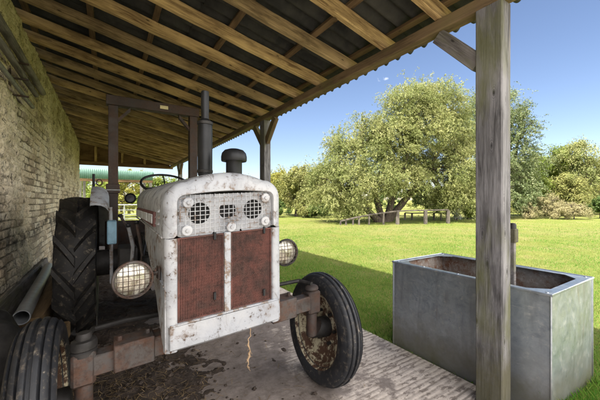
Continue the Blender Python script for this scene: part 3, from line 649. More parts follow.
    wm.build('guard_mesh', MT['white'], gp, shear, 0)
    for x, z in ((-.190, 1.298), (-.195, 1.172), (.012, 1.168), (.195, 1.300), (.195, 1.180)):
        d = MB(); d.lathe([(.001, -.002), (.021, -.002), (.024, .001), (.024, .006), (.021, .0075)], (x, 0, z), 'Y', 28); d.lathe([(.001, -.010), (.008, -.010), (.009, -.008), (.009, -.002)], (x, 0, z), 'Y', 6); d.build('washer', MT['white'], gp, shear, 35)
    # headlights with stone guards
    for hx, hy, hz in ((-.405, .08, .955), (.405, .16, .985)):
        sgn = 1 if hx > 0 else -1
        h = bpy.data.objects.new('headlight', None); COL.objects.link(h); h.parent = t; h.location = (hx, hy, hz); h.scale = (.93,) * 3; h.rotation_euler = (0, 0, 0.10 if sgn < 0 else .0)
        MB().lathe([(.0, .105), (.018, .10), (.045, .08), (.068, .045), (.078, .012), (.080, 0), (.086, -.002), (.089, -.010), (.086, -.018), (.079, -.020), (.076, -.012)], (0, 0, 0), 'Y', 40).build('lamp_shell', MT['rust'] if sgn < 0 else MT['black_soft'], h)
        MB().lathe([(.0, -.014), (.03, -.012), (.055, -.006), (.077, .002)], (0, 0, 0), 'Y', 32).build('lens', MT['lens'], h)
        gm = MB()
        for i in range(-3, 4):
            o = i * .0225; l = math.sqrt(max(.081 ** 2 - o * o, 0)); bow = lambda q: -.022 - .010 * (1 - (q / .081) ** 2)
            gm.tube([(o, bow(math.hypot(o, z * l)), z * l) for z in (-1, -.5, 0, .5, 1)], .0017, 5); gm.tube([(x * l, bow(math.hypot(o, x * l)) - .0025, o) for x in (-1, -.5, 0, .5, 1)], .0017, 5)
        gm.build('stone_guard', MT['rust'], h, smooth=0)
        br = MB(); br.tube([(-sgn * .125, .05, .005), (-sgn * .08, .06, .0), (-sgn * .04, .075, 0)], .012, 8); br.box((-sgn * .128, .03, -.03), (-sgn * .118, .075, .035), .003); br.tube([(-sgn * .11, .03, .03), (-sgn * .10, .0, .035), (-sgn * .095, -.012, .03)], .005, 6); br.build('bracket', MT['rust'], h)
    # exhaust stack and air cleaner on the bonnet
    e = MB(); e.lathe([(.022, 1.36), (.022, 1.435), (.036, 1.44), (.042, 1.455), (.043, 1.48), (.043, 1.73), (.041, 1.76), (.030, 1.785), (.023, 1.79), (.022, 1.82), (.024, 1.86), (.023, 1.955), (.020, 1.957), (.019, 1.90)], (0, .43, 0), 'Z', 24); ex = e.build('exhaust', MT['black'], t)
    for z in (1.475, 1.765): MB().lathe([(.040, z - .012), (.046, z - .01), (.046, z + .006), (.040, z + .008)], (0, .43, 0), 'Z', 24, ).build('clamp_band', MT['black_soft'], ex)
    a = MB(); a.lathe([(.052, 1.36), (.052, 1.415), (.047, 1.42), (.047, 1.54), (.05, 1.545)], (.135, .30, 0), 'Z', 24); ac = a.build('air_cleaner', MT['black'], t)
    MB().lathe([(.05, 1.532), (.072, 1.528), (.075, 1.535), (.075, 1.555), (.070, 1.577), (.055, 1.594), (.03, 1.602), (.0, 1.604)], (.135, .30, 0), 'Z', 28).build('cap', MT['black'], ac)
    # little drum lamp on the bonnet's rear corner
    MB().lathe([(.0, .06), (.035, .05), (.043, .02), (.044, -.02), (.040, -.03), (.03, -.02), (.0, -.016)], (-.335, 1.50, 1.315), 'Y', 20).build('work_lamp', MT['black'], t)
    # steering
    sw = bpy.data.objects.new('steering_wheel', None); COL.objects.link(sw); sw.parent = t; sw.location = (-.02, 1.74, 1.455); sw.rotation_euler = (R(28), 0, 0)
    MB().tube([(.215 * math.cos(2 * PI * i / 36), .215 * math.sin(2 * PI * i / 36), 0) for i in range(36)], .0115, 8, closed=True).build('wheel_rim', MT['black'], sw)
    for k in range(3): a_ = PI / 2 + 2 * PI * k / 3; MB().tube([(0, 0, -.03), (.1 * math.cos(a_), .1 * math.sin(a_), -.015), (.21 * math.cos(a_), .21 * math.sin(a_), 0)], .007, 6).build('spoke', MT['black'], sw)
    MB().tube([(0, 0, -.02), (0, .0, -.55)], .02, 10).build('column', MT['black'], sw)
    # drive line under and behind the bonnet
    g = MB(); g.box((-.14, .12, .60), (.14, .60, 1.00), .02).box((-.12, .60, .55), (.12, 1.28, 1.12), .03).box((-.20, .66, .72), (-.12, 1.15, .93), .02); g.tube([(-.17, .70, 1.0), (-.22, .82, 1.03), (-.23, 1.05, 1.03), (-.19, 1.2, .98)], .03, 10); g.tube([(-.2, 1.0, .80), (-.2, 1.0, .98)], .045, 12); eb = g.build('engine_block', MT['black_soft'], t)
    for k in range(4): MB().tube([(-.15, .72 + .13 * k, .93), (-.20, .74 + .13 * k, 1.02), (-.15, .80 + .12 * k, 1.11)], .006, 6).build('fuel_pipe', MT['rust'], eb)
    MB().lathe([(.0, -.10), (.045, -.10), (.05, -.09), (.05, .06), (.0, .065)], (-.235, 1.08, .82), 'Z', 16).build('filter_bowl', MT['black'], eb)
    g = MB(); g.box((-.15, 1.28, .52), (.15, 2.45, .86), .04); g.box((-.24, 2.0, .50), (.24, 2.5, .93), .05); g.build('gearbox', MT['black_soft'], t)
    g = MB(); g.lathe([(.13, -.6), (.13, -.3), (.18, -.26), (.18, .26), (.13, .3), (.13, .6)], (0, 2.25, .665), 'X', 20); g.build('rear_axle', MT['black_soft'], t)
    for s in (-1, 1): MB().box((s * .14, .12, .66), (s * .19, 1.3, .73), .006).build('side_rail', MT['rust'], t)
    for x, y, z0, x1, y1, z1, r, mt in ((-.33, 1.45, .75, -.36, 1.30, 1.10, .013, 'white_rough'), (-.27, 1.25, .62, -.31, 1.18, 1.13, .012, 'rust'), (-.20, 1.55, .85, -.24, 1.35, 1.20, .010, 'white_rough'), (-.29, 1.62, .85, -.40, 1.72, 1.16, .012, 'rust'), (-.12, 1.60, .85, -.10, 1.40, 1.28, .010, 'black'), (-.37, 1.12, .60, -.22, 1.5, .95, .014, 'black')):
        l = MB(); l.tube([(x, y, z0), ((x + x1) / 2 + .02, (y + y1) / 2 - .02, (z0 + z1) / 2), (x1, y1, z1)], r, 8); lv = l.build('lever', MT[mt], t); MB().lathe([(0, -.018), (.016, -.012), (.02, 0), (.016, .012), (0, .018)], (x1, y1, z1), 'Z', 12).build('lever_knob', MT['black'], lv)
    MB().box((-.42, 1.50, .70), (-.28, 1.76, .90), .01).build('tool_box', MT['black_soft'], t)
    bx = MB(); bx.box((-.50, 1.62, .92), (-.43, 1.80, 1.12), .008); bx.build('battery_box', MT['blue'], t)
    MB().box((-.44, 1.25, .56), (-.2, 2.0, .585), .004).build('footplate', MT['black_soft'], t); MB().box((.2, 1.25, .56), (.44, 2.0, .585), .004).build('footplate', MT['black_soft'], t)
    lb = MB(); lb.box((-.52, 2.62, .55), (.48, 2.66, 1.06), .006).box((-.52, 2.66, .55), (.48, 3.20, .59), .006).box((-.52, 2.66, .59), (-.485, 3.20, .98), .006).box((.445, 2.66, .59), (.48, 3.20, .98), .006); lb.build('gap_cover_box', MT['rust_dk'], t)  # invented dark box, added to cover the bright gap behind the levers
    for x in (-.3, .3): MB().tube([(x, 2.45, .62), (x, 2.64, .66)], .025, 8).build('lift_arm', MT['rust'], t)
    # pan seat
    st = MB(); st.grid([[(.20 * math.cos(a) * r, 2.2 + .19 * math.sin(a) * r, 1.0 + .09 * r * r * (1 + .8 * max(0, math.sin(a)))) for a in [2 * PI * i / 24 for i in range(24)]] for r in (.05, .3, .6, .85, 1.0)], True); se = st.build('seat', MT['black_soft'], t); sm = se.modifiers.new('thickness', 'SOLIDIFY'); sm.thickness = .006
    MB().tube([(0, 2.2, 1.0), (0, 2.1, .93), (0, 1.95, .86)], .022, 8).build('seat_spring', MT['black_soft'], se)
    # front axle
    ax = MB(); ax.box((-.33, .145, .585), (.33, .255, .680), .008); ax.box((-.12, .12, .60), (.12, .28, .72), .015); ash = lambda p: Vector((p.x, p.y, p.z + .055 * p.x - .012)); axle = ax.build('axle_beam', MT['rust'], t, ash)
    for s in (-1, 1):
        q = MB(); q.box((s * .33, .160, .575), (s * .63, .240, .665), .006); q.build('axle_arm', MT['rust'], axle, ash)
        q = MB(); q.box((s * .31, .138, .572), (s * .475, .262, .692), .005); q.build('axle_sleeve', MT['rust'], axle, ash)
        for x in (.335, .45): MB().lathe([(0, .712), (.012, .712), (.014, .707), (.014, .68)], (s * x, .2, 0), 'Z', 6).build('bolt', MT['rust_dk'], axle, ash)
    # kingpins, stub axles, front wheels
    WR = .388; TW = .155
    def tyre_front():
        prof = []; hw = TW / 2
        def crown(x): return WR - .022 * (abs(x) / (hw * .72)) ** 2.4
        side = [(.262, -.052), (.268, -.066), (.285, -.074), (.315, -.0785), (.345, -.076), (.362, -.066)]
        ribs = []
        for a, b in ((-.056, -.037), (-.0265, -.0095), (.0095, .0265), (.037, .056)): ribs.append((a, b))
        mid = []
        for a, b in ribs: mid += [(crown(a) - .017, a - .0035), (crown(a) - .002, a), (crown((a + b) / 2), (a + b) / 2), (crown(b) - .002, b), (crown(b) - .017, b + .0035)]
        prof = side + mid + [(r, -x) for r, x in side[::-1]] + [(.255, .045), (.255, -.045)]
        m = MB(); m.lathe(prof, (0, 0, 0), 'X', 72, True); return m
    def rim_front(s):   # s = side of the dish
        m = MB(); m.lathe([(.278, -.062), (.270, -.068), (.262, -.060), (.258, -.045), (.240, -.040), (.232, -.015), (.232, .015), (.240, .04), (.258, .045), (.264, .062), (.272, .068), (.280, .062)], (0, 0, 0), 'X', 48)
        m.lathe([(.234, s * .005), (.20, s * .012), (.16, s * .03), (.12, s * .045), (.09, s * .040), (.06, s * .040), (.0, s * .040)], (0, 0, 0), 'X', 48); return m
    for s, wx, wy, steer in ((-1, -.735, .30, R(1)), (1, .808, .335, R(-2))):
        kp = MB(); kx = -.585 if s < 0 else .625
        kp.tube([(kx, .20, .40), (kx, .20, .70)], .034, 14); kp.box((kx - .045, .155, .545), (kx + .045, .245, .690), .012); kp.lathe([(.0, .725), (.03, .722), (.042, .712), (.045, .70), (.038, .69)], (kx, .20, 0), 'Z', 16)
        kp.tube([(kx, .21, .41), (kx + s * .04, .24, .39), (wx - s * .03, wy, .388)], .032, 12)
        kq = kp.build('kingpin', MT['rust'] if s < 0 else MT['rust_dk'], t, ash)
        if s < 0: MB().lathe([(.0, .765), (.026, .765), (.030, .752), (.030, .738), (.046, .734), (.050, .722), (.050, .70), (.043, .694), (.050, .688), (.050, .672)], (kx, .20, 0), 'Z', 18).build('grease_cap', MT['black_soft'], kq, ash)
        MB().tube([(kx, .2, .73), (kx - s * .03, .30, .735), (kx - s * .16, .36, .72), (0 + s * .1, .36, .70)], .013, 8).build('steering_arm', MT['black_soft'], kq, ash)
        wv = bpy.data.objects.new('front_wheel', None); COL.objects.link(wv); wv.parent = t; wv.location = (wx, wy, WR - .004); wv.rotation_euler = (0, R(2.5) * s, steer)
        tyre_front().build('tyre', MT['tyre_front'], wv, smooth=50); rim_front(s).build('rim', MT['rim'], wv, smooth=45)
        h = MB(); h.lathe([(.0, -s * .10), (.055, -s * .10), (.062, -s * .09), (.064, -s * .03), (.070, -s * .02), (.072, 0), (.072, s * .04), (.05, s * .075), (.0, s * .09)], (0, 0, 0), 'X', 24)
        for k in range(6): a_ = 2 * PI * k / 6; h.lathe([(0, s * .012), (.011, s * .012), (.011, s * .04)], (0, .115 * math.cos(a_), .115 * math.sin(a_)), 'X', 6)
        h.build('hub', MT['black_soft'], wv)
    # rear wheels with chevron lugs
    RR = .668; RW = .285
    def tyre_rear():
        hw = RW / 2; m = MB(); car = RR - .058
        def crown(x): return car - .040 * (abs(x) / hw) ** 2.6
        prof = [(.375, -.10), (.385, -.12), (.42, -.138), (.48, -.148), (.54, -.149), (.585, -hw)] + [(crown(x), x) for x in np.linspace(-hw * .96, hw * .96, 11)] + [(.585, hw), (.54, .149), (.48, .148), (.42, .138), (.385, .12), (.375, .10)]
        m.lathe(prof, (0, 0, 0), 'X', 64, True)
        NL = 15
        for k in range(NL * 2):
            s = 1 if k % 2 else -1; t0 = 2 * PI * (k // 2) / NL + (PI / NL if s > 0 else 0)
            rings = []
            for q in (-.02, .15, .32, .5, .68, .84, 1.0, 1.05):
                x = s * hw * q; th = t0 - .33 * max(q, 0) ** .9; wl = (.040 - .008 * min(max(q, 0), 1)) / RR; r0 = crown(min(abs(x), hw)) - .008 - (.05 if q > 1.02 else 0); r1 = RR - .012 * min(q, 1) ** 2 if q < 1.02 else RR - .10
                def P(r, a): return (x, r * math.cos(a), r * math.sin(a))
                rings.append([P(r0, th - wl * 1.35), P(r1, th - wl * .8), P(r1, th + wl * .8), P(r0, th + wl * 1.35)])
            o = len(m.v); m.grid(rings, True); m.f += [(o, o + 1, o + 2, o + 3)]
        return m
    for s, cxr in ((-1, -.725), (1, .725)):
        wv = bpy.data.objects.new('rear_wheel', None); COL.objects.link(wv); wv.parent = t; wv.location = (cxr, 2.25, RR - .006)
        tyre_rear().build('tyre', MT['tyre'], wv, smooth=30)
        r = MB(); r.lathe([(.40, -.115), (.385, -.125), (.372, -.11), (.365, -.08), (.345, -.06), (.345, .06), (.365, .08), (.372, .11), (.385, .125), (.40, .115)], (0, 0, 0), 'X', 48); r.lathe([(.347, -s * .02), (.28, -s * .03), (.20, -s * .07), (.14, -s * .085), (0, -s * .085)], (0, 0, 0), 'X', 48); r.build('rim', MT['rim'], wv)
        # fender: curved skin over the inner half of the tyre with an upright inner cheek
        f = MB(); ra = .765; cz = RR; arc = [R(a_) for a_ in np.linspace(130, 5, 24)]   # 90 = top, >90 towards the nose
        xo, xi = s * .625, s * .482; cy = 2.25
        def pt(x, r_, a_): return (x, cy + r_ * math.cos(a_), cz + r_ * math.sin(a_))
        f.grid([[pt(xo, ra - .012, a_), pt(xo, ra, a_), pt(xo - s * .03, ra + .004, a_)] + [pt(xi + s * .10 * (1 - math.sin(q)), ra + .005 - .10 * (1 - math.cos(q)), a_) for q in (0, .4, .8, 1.2, PI / 2)] + [pt(xi, ra - .22, a_), pt(xi, .42, a_)] for a_ in arc])
        fo = f.build('fender', MT['white'], t, smooth=40); sd = fo.modifiers.new('thickness', 'SOLIDIFY'); sd.thickness = .006
        lf = MB(); lf.tube([pt(xi - s * .01, .72, R(128)), pt(xi - s * .012, .60, R(138)), (xi - s * .015, 1.78, .75), (xi - s * .015, 1.74, .56)], .014, 8); lf.build('fender_stay', MT['white_rough'], fo)
        if s < 0:
            MB().tube([(-.612, 2.22, 1.42), (-.612, 2.22, 1.56)], .012, 8).build('marker_rod', MT['black'], fo)
            rg = MB(); rg.tube([(-.565 + .025 * math.cos(2 * PI * i / 16), 2.2, 1.475 + .03 * math.sin(2 * PI * i / 16)) for i in range(16)], .006, 6, closed=True); rg.build('ring', MT['rust'], fo)
    # roll bar
    rb = bpy.data.objects.new('roll_bar', None); COL.objects.link(rb); rb.parent = t; rb.location = (-.035, 2.36, 0)
    for s in (-1, 1):
        up = MB(); up.box((s * .455 - s * .0, -.045, .60), (s * .365, .045, 2.30), .004); u = up.build('upright', MT['frame_brown'], rb)
        q = MB(); q.box((s * .475, -.06, 1.37), (s * .350, .06, 1.47), .006); cl = q.build('clamp', MT['frame_brown'], u)
        MB().tube([(s * .478, -.066, 1.405), (s * .347, -.066, 1.405)], .006, 8).build('clamp_bolt', MT['galv_rail'], cl)
        b3 = MB(); b3.prism([(s * .366, 2.17), (s * .366, 2.13), (s * .25, 2.262), (s * .25, 2.302)], 'Y', -.03, .03); b3.build('corner_brace', MT['frame_brown'], rb)
    cb = MB(); cb.box((-.475, -.05, 2.302), (.475, .05, 2.405), .005); cbo = cb.build('crossbar', MT['frame_brown'], rb)
    MB().box((.04, -.056, 2.335), (.125, -.051, 2.372), .001).build('label_plate', MT['plate'], cbo)
    return t
tractor = build_tractor()

def twine():
    m = MB(); pts = []; x, y = TX + .105, TY - .004
    for i in range(15): k = i / 14; pts.append((x + .005 * math.sin(i * .9) + .004 * math.sin(i * 2.7) - .008 * k, y + .004 * math.cos(i * 1.3), .66 - .205 * k))
    m.tube(pts, [.0022 + (.005 * random.random() if 5 < i < 14 else 0) for i in range(15)], 6)
    for i in range(5, 15):
        for _ in range(3): p = Vector(pts[i]); m.tube([p, p + Vector((random.uniform(-.012, .012), random.uniform(-.012, .012), random.uniform(-.02, .004)))], .0009, 4)
    tag(m.build('baler_twine', MT['twine']), 'frayed orange baler twine hanging from under the tractor grille', 'twine')
twine()

# ------------------------------------------------------------------ water trough
def build_trough():
    x0, x1, y0, y1, H = 2.205, 2.955, .702, 1.865, .735
    t = thing('water_trough', ((x0 + x1) / 2, (y0 + y1) / 2, -.02), 'galvanised steel water trough with damp mossy foot beside the concrete floor', 'trough')
    hx, hy, h = (x1 - x0) / 2, (y1 - y0) / 2, H + .02; th = .008; lip = .05
    m = MB()
    def panel(p0, p1, nrm):      # sheet between two foot points, slightly dented and bowed
        n, k = 26, 16; rows = []
        for i in range(n + 1):
            col = []
            for j in range(k + 1):
                u, v = i / n, j / k; q = p0 + (p1 - p0) * u; amp = min(u, 1 - u, .15) / .15 * min(v, 1 - v, .2) / .2
                d = amp * (.010 * math.sin(PI * u) * math.sin(PI * v) + .012 * (float(fbm(np.array([u * 4.0 + p0.x * 9]), np.array([v * 3.0 + p0.y * 7]), 55, 3)[0]) - .45))
                col.append(tuple(q + nrm * d + Vector((0, 0, h * v))))
            rows.append(col)
        m.grid(rows)
    A, B, Cc, Dd = Vector((-hx, -hy, 0)), Vector((-hx, hy, 0)), Vector((hx, hy, 0)), Vector((hx, -hy, 0))
    panel(A, B, Vector((-1, 0, 0))); panel(B, Cc, Vector((0, 1, 0))); panel(Cc, Dd, Vector((1, 0, 0))); panel(Dd, A, Vector((0, -1, 0)))
    for q in (A, B, Cc, Dd): m.tube([q, q + Vector((0, 0, h))], .007, 8)
    m.build('tank', MT['galv'], t, smooth=20)
    l = MB(); z0, z1 = h - .002, h + .006
    for a, b in (((-hx - .006, -hy - .006, z0), (-hx + lip, hy + .006, z1)), ((hx - lip, -hy - .006, z0), (hx + .006, hy + .006, z1)), ((-hx + lip, -hy - .006, z0), (hx - lip, -hy + lip, z1)), ((-hx + lip, hy - lip, z0), (hx - lip, hy + .006, z1))): l.box(a, b, .002)
    c = .095
    for sx in (-1, 1):
        for sy in (-1, 1): X, Y = sx * (hx - lip), sy * (hy - lip); l.prism([(X, Y), (X - sx * c, Y), (X, Y - sy * c)], 'Z', z0 + .001, z1 - .001)
    e2 = .009
    l.tube([(-hx - e2 + .004, -hy - e2 + .004, h + .002), (-hx - e2 + .004, hy + e2 - .004, h + .002), (hx + e2 - .004, hy + e2 - .004, h + .002), (hx + e2 - .004, -hy - e2 + .004, h + .002)], .008, 8, closed=True)
    for x, y in [(sx * (hx - .03), sy * (hy - .03)) for sx in (-1, 1) for sy in (-1, 1)] + [(-hx + .03, yy * hy * .5) for yy in (-1, 0, 1)]: l.lathe([(.0, h + .0105), (.007, h + .0095), (.009, h + .006)], (x, y, 0), 'Z', 10)
    l.build('rim', MT['galv'], t, smooth=40)
    i = MB(); e = .002
    for a, b in (((-hx + th, -hy + th, 0), (-hx + th + e, hy - th, h - .003)), ((hx - th - e, -hy + th, 0), (hx - th, hy - th, h - .003)), ((-hx + th + e, -hy + th, 0), (hx - th - e, -hy + th + e, h - .003)), ((-hx + th + e, hy - th - e, 0), (hx - th - e, hy - th, h - .003))): i.box(a, b)
    i.build('lining', MT['lining'], t, smooth=0)
    MB().box((-hx + th + e, -hy + th + e, .02), (hx - th - e, hy - th - e, h - .17)).build('water', MT['water'], t, smooth=0)
    v = bpy.data.objects.new('supply_pipe', None); COL.objects.link(v); v.parent = t; v.location = (-.192, -.306, 0)
    MB().box((-.015, -.015, .3), (.015, .015, h + .34), .003).build('pipe_casing', MT['old_wood'], v); MB().box((-.026, -.026, h + .27), (.026, .026, h + .365), .005).build('valve_box', MT['post_wood'], v)
    MB().lathe([(.0, .405), (.016, .403), (.022, .392), (.022, .364)], (0, 0, h), 'Z', 14).build('valve_cap', MT['black_soft'], v)
build_trough()

# ------------------------------------------------------------------ clutter along the wall
def clutter():
    p = MB(); pr = [(.050, 0), (.050, 2.3), (.044, 2.3), (.044, 0)]; p.lathe(pr, (0, 0, 0), 'X', 28, True)
    o = p.build('grey_pipe', MT['pipe_grey']); tag(o, 'open-ended grey pipe lying between the wall and the big rear tyre', 'pipe')
    a, b = Vector((-.50, 2.80, .485)), Vector((-.64, 5.05, .43)); d = (b - a).normalized(); o.matrix_local = Matrix.Translation(a) @ d.to_track_quat('X', 'Z').to_matrix().to_4x4()
    pl = beam('scaffold_board', (-.70, 2.5, .35), (-.72, 5.6, .33), .038, .30, MT['old_wood'], None, (-.12, 0, 1)); tag(pl, 'pale weathered board standing on edge against the brick wall', 'board')
    for i, (x, y0, y1, z, wd, ht, lb) in enumerate(((-.50, 2.1, 3.6, .12, .20, .20, 'rough dark timber baulk lowest in the pile by the wall'), (-.52, 2.95, 4.6, .325, .20, .20, 'rough dark timber baulk beneath the open-ended grey pipe'), (-.36, 2.3, 2.95, .30, .14, .12, 'short dark timber offcut on the pile near the ribbed front tyre'))):
        k = beam('timber_baulk', (x, y0, z), (x + .05, y1, z), wd, ht, MT['batten'], None, (0, 0, 1), .012, .006); tag(k, lb, 'timber', 'timber baulks heaped by the wall')
    # slumped dark sack
    s = MB(); n = 20; rows = []
    for k, (z, r) in enumerate(((0, .15), (.05, .185), (.16, .195), (.28, .18), (.37, .14), (.41, .085), (.43, .03))):
        rows.append([((r * .8 + .018 * math.sin(3 * a + k)) * math.cos(a) + .012 * math.sin(k), (r * 1.1 + .02 * math.sin(2 * a + k * 1.3)) * math.sin(a), z + .015 * math.sin(2 * a + k)) for a in [2 * PI * i / n for i in range(n)]])
    s.grid(rows, True); s.f.append(tuple(range(n))); s.f.append(tuple((len(rows) - 1) * n + i for i in range(n)))
    o = s.build('sack', MT['black_soft'], smooth=80); o.location = (-.56, 2.42, .215); tag(o, 'slumped dark sack on the timbers at the foot of the wall', 'sack')
    g = MB()
    for k in range(1):
        pass
clutter()

# ------------------------------------------------------------------ beyond the far end of the barn
def far_end():
    g = thing('field_gate', (.3, 15.6, 0), 'pale tubular field gate beyond the far end of the barn', 'gate')
    for z in (.25, .45, .65, .85, 1.08): MB().tube([(-1.5, 0, z), (2.2, 0, z)], .028 if z > 1 else .02, 8).build('bar', MT['galv_rail'], g)
    for x in (-1.5, .35, 2.2): MB().tube([(x, .0, 0 if x != .35 else .2), (x, .0, 1.12)], .028, 8).build('upright', MT['galv_rail'], g)
    s = thing('green_shed', (.45, 16.4, 0), 'shed with green corrugated fascia and wooden posts beyond the barn end', 'shed')
    ys = np.arange(-1.55, 1.45, .0125); rows = [[(x, .011 * math.cos(x * 2 * PI / .076), z) for x in ys] for z in (2.26, 2.70)]
    m = MB(); m.grid(rows); f = m.build('fascia', MT['green'], s, smooth=60); q = f.modifiers.new('thickness', 'SOLIDIFY'); q.thickness = .006
    m = MB(); m.box((-1.6, .03, 2.58), (1.5, 3.2, 2.66), .01); m.build('roof', MT['green'], s)
    beam('beam', (-1.55, .08, 2.20), (1.45, .08, 2.20), .09, .12, MT['board'], s)
    for x in (-1.45, .95, 1.35): beam('post', (x, .1, 0), (x, .1, 2.14), .12, .12, MT['old_wood'], s, (1, 0, 0))
    for x in (-1.45, 1.35): beam('rear_post', (x, 3.0, 0), (x, 3.0, 2.58), .12, .12, MT['old_wood'], s, (1, 0, 0))
far_end()

# ------------------------------------------------------------------ trees
def leaf_cloud(lobes, n, size, droop, seed, clump=None, aspect=.36, sub=130):
    "lobes: (centre, radii). Leaves gather in clumps near the surface of the lobes."
    r = np.random.default_rng(seed); vol = np.array([a[0] * a[1] * a[2] for _, a in lobes]) ** (2 / 3); pr = vol / vol.sum(); nc = max(4, n // sub)
    li = r.choice(len(lobes), nc, p=pr); C = np.array([tuple(c) for c, _ in lobes])[li]; A = np.array([a for _, a in lobes])[li]
    d = r.normal(size=(nc, 3)); d /= np.linalg.norm(d, axis=1)[:, None]; rad = r.random(nc) ** .22
    bump = 1 + .18 * np.sin(d[:, 0] * 5 + li) * np.sin(d[:, 2] * 6 + li * 2)
    cc = C + d * A * (rad * bump)[:, None]; cs = (clump or np.mean(A) * .17) * r.uniform(.4, 1.55, nc)
    ci = np.repeat(np.arange(nc), sub); m = len(ci)
    e = r.normal(size=(m, 3)); e /= np.linalg.norm(e, axis=1)[:, None]; q = r.random(m) ** .45
    off = e * (q * cs[ci])[:, None] * np.array([1, 1, .8 + .7 * droop]); p = cc[ci] + off
    p[:, 2] -= droop * r.random(m) ** 2 * cs[ci] * .8
    out = e * .8 + d[ci] * .5; L = size * r.uniform(.6, 1.4, m); W = L * aspect
    ax = r.normal(size=(m, 3)) * (1 - .5 * droop) + np.array([0, 0, -1.2 * droop]); ax += out * .3; ax /= np.linalg.norm(ax, axis=1)[:, None]
    nb = r.normal(size=(m, 3)) * .45 + out + np.array([0, 0, .25]); sd = np.cross(ax, nb); sd /= np.linalg.norm(sd, axis=1)[:, None] + 1e-6
    a, s_ = ax * L[:, None] / 2, sd * W[:, None] / 2
    V = np.stack([p - a, p + s_, p + a, p - s_], 1); keep = p[:, 2] > .02; V = V[keep]; m = len(V)
    return V.reshape(-1, 3), np.arange(m * 4).reshape(-1, 4)

def willow_cloud(lobes, tufts, strands, leaves, size, seed, length=1.1, aspect=.3):
    "hanging leafy twigs gathered in tufts over the lobes"
    r = np.random.default_rng(seed); A_ = np.array([a for _, a in lobes]); C0 = np.array([tuple(c) for c, _ in lobes]); w_ = (A_[:, 0] * A_[:, 2]); li = r.choice(len(lobes), tufts, p=w_ / w_.sum())
    d = r.normal(size=(tufts, 3)); d[:, 2] = d[:, 2] * .9 + .22; d /= np.linalg.norm(d, axis=1)[:, None]
    k = 1 + .16 * np.sin(d[:, 0] * 6 + li) * np.sin(d[:, 1] * 5 + li * 2); cc = C0[li] + d * A_[li] * (k * r.random(tufts) ** .16)[:, None]
    n = tufts * strands; ti = np.repeat(np.arange(tufts), strands); tl = length * r.uniform(.55, 1.35, tufts)
    o = cc[ti] + r.normal(size=(n, 3)) * np.clip(tl[ti], .4, 1.2)[:, None] * np.array([.27, .27, .22]); out = d[ti] * np.array([1, 1, .35]) + r.normal(size=(n, 3)) * .42; out /= np.linalg.norm(out, axis=1)[:, None]
    L = tl[ti] * r.uniform(.6, 1.2, n); m = n * leaves; si = np.repeat(np.arange(n), leaves); t = r.random(m)
    p = o[si] + out[si] * (L[si] * .48 * t)[:, None]; p[:, 2] += L[si] * (.50 * t - .62 * t ** 2); p += r.normal(size=(m, 3)) * .035
    ax = out[si] * .5 + r.normal(size=(m, 3)) * .55; ax[:, 2] += .4 - 1.1 * t; ax /= np.linalg.norm(ax, axis=1)[:, None]
    nb = d[ti[si]] * .9 + r.normal(size=(m, 3)) * .45 + np.array([0, 0, .25]); sd = np.cross(ax, nb); sd /= np.linalg.norm(sd, axis=1)[:, None] + 1e-6
    sz = size * r.uniform(.6, 1.35, m); a, s_ = ax * sz[:, None] / 2, sd * (sz * aspect)[:, None] / 2
    V = np.stack([p - a, p + s_, p + a, p - s_], 1)[p[:, 2] > .12]; return V.reshape(-1, 3), np.arange(len(V) * 4).reshape(-1, 4)

def tree(name, label, cat, base, lobes, n, leaf, size, droop, seed, stems=None, trunk_r=.18, group=None, limbs=True, clump=None, aspect=.36):
    t = thing(name, base, label, cat, group); rd = random.Random(seed)
    m = MB()
    stems = stems or [[(0, 0, -.1), (.05, .02, lobes[0][0][2] * .5), tuple(lobes[0][0])]]
    for st in stems:
        pts = [Vector(p) for p in st]; fine = []
        for i in range(len(pts) - 1):
            for k in range(3): fine.append(pts[i].lerp(pts[i + 1], k / 3) + Vector((rd.uniform(-.05, .05), rd.uniform(-.05, .05), 0)) * (trunk_r * 1.2 if i + k else 0))
        fine.append(pts[-1]); k = len(fine); m.tube(fine, [trunk_r * (1.25 if i == 0 else 1) * (1 - .75 * i / (k - 1)) for i in range(k)], 9)
    if limbs:
        for c, a in lobes:
            c = Vector(c); st = min(stems, key=lambda s_: min((Vector(p) - c).length for p in s_)); q = min((Vector(p) for p in st[1:]), key=lambda p: (p - c).length)
            for _ in range(4):
                e = c + Vector((rd.uniform(-.8, .8) * a[0], rd.uniform(-.8, .8) * a[1], rd.uniform(-.3, .85) * a[2])); md = q.lerp(e, .5) + Vector((rd.uniform(-.2, .2), rd.uniform(-.2, .2), .15)); m.tube([q, md, e], [trunk_r * .34, trunk_r * .2, trunk_r * .05], 6)
    m.build('trunk', MT['bark'], t, smooth=60)
    V, Fc = willow_cloud(lobes, *n, size, seed, clump, aspect) if isinstance(n, tuple) else leaf_cloud(lobes, n, size, droop, seed, clump, aspect); np_mesh('crown', V, Fc, LEAF[leaf], t)
    return t

def bush_lobes(wd, dp, ht, k, seed, low=.0):
    rd = random.Random(seed); out = []
    for i in range(k):
        a = rd.uniform(0, 2 * PI); q = rd.random() ** .6; z = ht * (low + (1 - low) * rd.uniform(.22, .78)); sc = (1 - .45 * (z / ht))
        out.append(((wd / 2 * .62 * q * math.cos(a) * sc * 1.2, dp / 2 * .62 * q * math.sin(a) * sc * 1.2, z), (wd * .26 * rd.uniform(.75, 1.2), dp * .26 * rd.uniform(.75, 1.2), ht * .21 * rd.uniform(.75, 1.25))))
    return out

